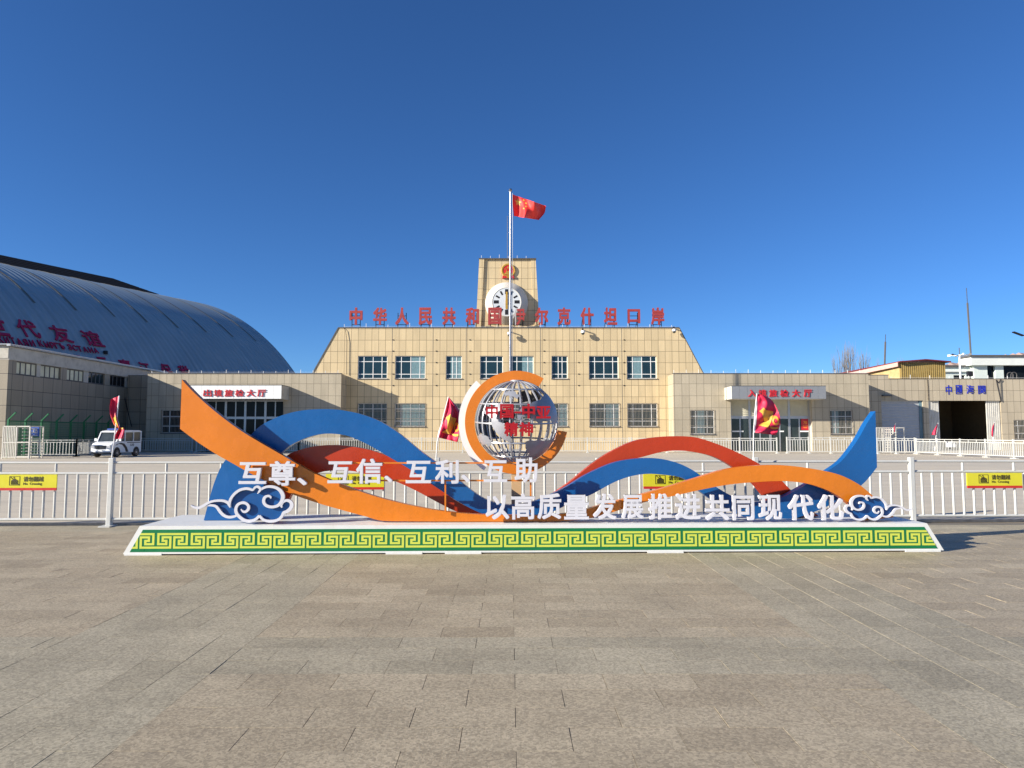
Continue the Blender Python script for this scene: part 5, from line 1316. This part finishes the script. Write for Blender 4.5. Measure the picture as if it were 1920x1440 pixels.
def globe():
    yl = 1.08; c = SL(968.5, 791, yl); Rg = (SL(1044.5, 791, yl).x - SL(892.5, 791, yl).x) / 2; C = Vector((c.x, yl, c.z))
    ring_c = SL(968.5, 791.5, yl - .06)
    pxm = (SL(1068.5, 791, yl - .06).x - SL(968.5, 791, yl - .06).x) / 100
    def arc(r0, r1, a0, a1, y0, y1, cen, nm, mt, lab):
        mb = MB(); n = 96
        for k in range(n + 1):
            a = R(a0 + (a1 - a0) * k / n)
            for r_, y in ((r0, y0), (r1, y0), (r0, y1), (r1, y1)): mb.v.append(Vector((cen.x + r_ * math.cos(a), y, cen.z + r_ * math.sin(a))))
        for k in range(n):
            b = k * 4; d = b + 4; mb.f += [(b, d, d + 1, b + 1), (b + 2, b + 3, d + 3, d + 2), (b, b + 2, d + 2, d), (b + 1, d + 1, d + 3, b + 3)]
        mb.f += [(0, 1, 3, 2), (n * 4, n * 4 + 2, n * 4 + 3, n * 4 + 1)]
        o = mb.build(nm, M[mt], sc, local=True, smooth=True); o['label'] = lab; return o
    arc(78.5 * pxm, 96.5 * pxm, 58, 349, yl - .06, yl + .06, ring_c, 'ring', 'orange', 'open orange ring round the globe')
    arc(93 * pxm, 108.5 * pxm, 134, 236, yl - .02, yl + .05, ring_c, 'crescent', 'ring_white', 'white crescent outside the orange ring')
    # post
    pw = SL(977, 900, yl).x - SL(959, 900, yl).x; px_ = SL(968, 900, yl).x
    MB().box(px_ - pw / 2, px_ + pw / 2, yl - .05, yl + .05, ZB + .002, c.z - 96 * pxm + .03).build('support_post', M['post_tan'], sc, local=True)
    lat = MB(); tilt = Matrix.Rotation(R(4), 4, 'X'); rt = .0145
    def gpnt(la, lo, r_=Rg): v = Vector((r_ * math.cos(la) * math.cos(lo), r_ * math.cos(la) * math.sin(lo), r_ * math.sin(la))); return C + (tilt @ v)
    for k in range(24):
        lo = 2 * math.pi * k / 24 + .07
        lat.tube([gpnt(R(-82 + 164 * i / 22), lo) for i in range(23)], rt, 5, True)
    for la in (-53, -27, 0, 27, 53):
        n = 72; b0 = len(lat.v)
        lat.tube([gpnt(R(la), 2 * math.pi * i / n, Rg + .002) for i in range(n + 1)], rt, 5, False)
    for la in (-84, 84): lat.lathe([(.03, -.02), (.1, -.015), (.1, .015), (.03, .02)], gpnt(R(90 if la > 0 else -90), 0), 'z', 16)
    gl = lat.build('globe', M['globe_metal'], sc, local=True, smooth=True)
    def land(poly, back=False, mirror=False):
        """outline given in crop pixels round the globe centre (853,713), radius 547"""
        pts = [((x - 853) / 547, -(y - 713) / 547) for x, y in poly]
        bm = bmesh.new(); vs = []
        for x, y in pts:
            r_ = math.hypot(x, y)
            if r_ > .985: x, y = x / r_ * .985, y / r_ * .985
            vs.append(bm.verts.new((x, y, 0)))
        f = bm.faces.new(vs); bmesh.ops.triangulate(bm, faces=[f])
        for _ in range(4): bmesh.ops.subdivide_edges(bm, edges=[e for e in bm.edges if e.calc_length() > .09], cuts=1); bmesh.ops.triangulate(bm, faces=bm.faces[:])
        bm.verts.ensure_lookup_table(); mb = MB(); n = len(bm.verts); fac = [tuple(v.index for v in q.verts) for q in bm.faces]; bnd = [(e.verts[0].index, e.verts[1].index) for e in bm.edges if e.is_boundary]
        for rr in (Rg + .016, Rg + .008):
            for v in bm.verts:
                x, y = v.co.x, v.co.y; z = math.sqrt(max(0, 1 - x * x - y * y)); d = Vector((x, z if back else -z, y)); mb.v.append(C + d * rr)
        mb.f = fac + [tuple(n + i for i in reversed(q)) for q in fac] + [(a, b_, n + b_, n + a) for a, b_ in bnd]; bm.free()
        mb.build('continent', M['globe_inner_shade' if back else 'globe_plate'], gl, local=True, smooth=True)
    land([(680, 370), (690, 345), (720, 350), (735, 325), (770, 335), (800, 322), (830, 345), (838, 372), (870, 380), (895, 412), (860, 405), (850, 435), (815, 412), (790, 402), (760, 405), (735, 385), (705, 392)])
    land([(430, 610), (455, 560), (520, 520), (560, 540), (600, 490), (660, 480), (700, 520), (660, 560), (690, 610), (640, 620), (620, 660), (645, 720), (680, 760), (700, 840), (740, 880), (775, 935), (760, 985), (720, 960), (670, 940), (620, 890), (580, 850), (545, 800), (520, 740), (525, 690), (480, 640)])
    land([(335, 945), (345, 900), (380, 872), (410, 895), (440, 890), (480, 910), (500, 945), (522, 960), (512, 1020), (480, 1030), (470, 1000), (430, 1010), (400, 1020), (355, 990)])
    land([(1040, 470), (1090, 455), (1140, 440), (1160, 410), (1200, 370), (1250, 350), (1300, 400), (1340, 470), (1380, 560), (1392, 660), (1370, 720), (1320, 745), (1270, 690), (1240, 720), (1200, 690), (1160, 720), (1120, 745), (1090, 720), (1060, 700), (1010, 650), (960, 640), (930, 660), (900, 650), (880, 700), (850, 690), (840, 640), (880, 600), (860, 560), (900, 535), (950, 545), (990, 530), (1020, 500)])
    land([(950, 970), (1010, 950), (1060, 960), (1130, 945), (1200, 965), (1260, 950), (1330, 950), (1290, 1050), (1220, 1110), (1150, 1170), (1060, 1205), (990, 1190), (1000, 1120), (950, 1050)])
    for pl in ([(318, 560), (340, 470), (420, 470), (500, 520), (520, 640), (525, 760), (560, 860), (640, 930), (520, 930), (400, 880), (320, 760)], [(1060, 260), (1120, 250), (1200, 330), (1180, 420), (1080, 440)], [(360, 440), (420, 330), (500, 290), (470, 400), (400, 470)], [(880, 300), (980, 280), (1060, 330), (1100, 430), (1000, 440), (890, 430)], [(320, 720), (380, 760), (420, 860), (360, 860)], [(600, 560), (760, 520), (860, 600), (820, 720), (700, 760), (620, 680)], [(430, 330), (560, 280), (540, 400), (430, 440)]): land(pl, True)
    yt = yl - Rg - .03
    for ch, bx in (('中', (911, 758, 933.5, 784.5)), ('国', (937.5, 757.5, 963, 784.5)), ('中', (979, 757, 1003.5, 784.5)), ('亚', (1006, 761.5, 1032.5, 784.5)), ('精', (945.5, 791.5, 971.5, 818)), ('神', (973.5, 791.5, 999.8, 818))):
        schar(ch, bx, yt, .04, 'globe_red', gl, .034, 'character')
    a, d = SL(964.5, 771.5, yt), SL(977, 775, yt); MB().box(a.x, d.x, yt, yt + .04, d.z, a.z).build('dash', M['globe_red'], gl, local=True)
    rd = MB()
    for px, py in ((922, 771), (991, 771), (958, 805), (986, 805)):
        q = SL(px, py, yt); 
        dx, dz = q.x - C.x, q.z - C.z; yb = C.y - math.sqrt(max(.0, Rg * Rg - dx * dx - dz * dz)); rd.bar((q.x, yt + .04, q.z), (q.x, yb, q.z), .012)
    rd.build('standoff', M['steel'], gl, local=True)
globe()
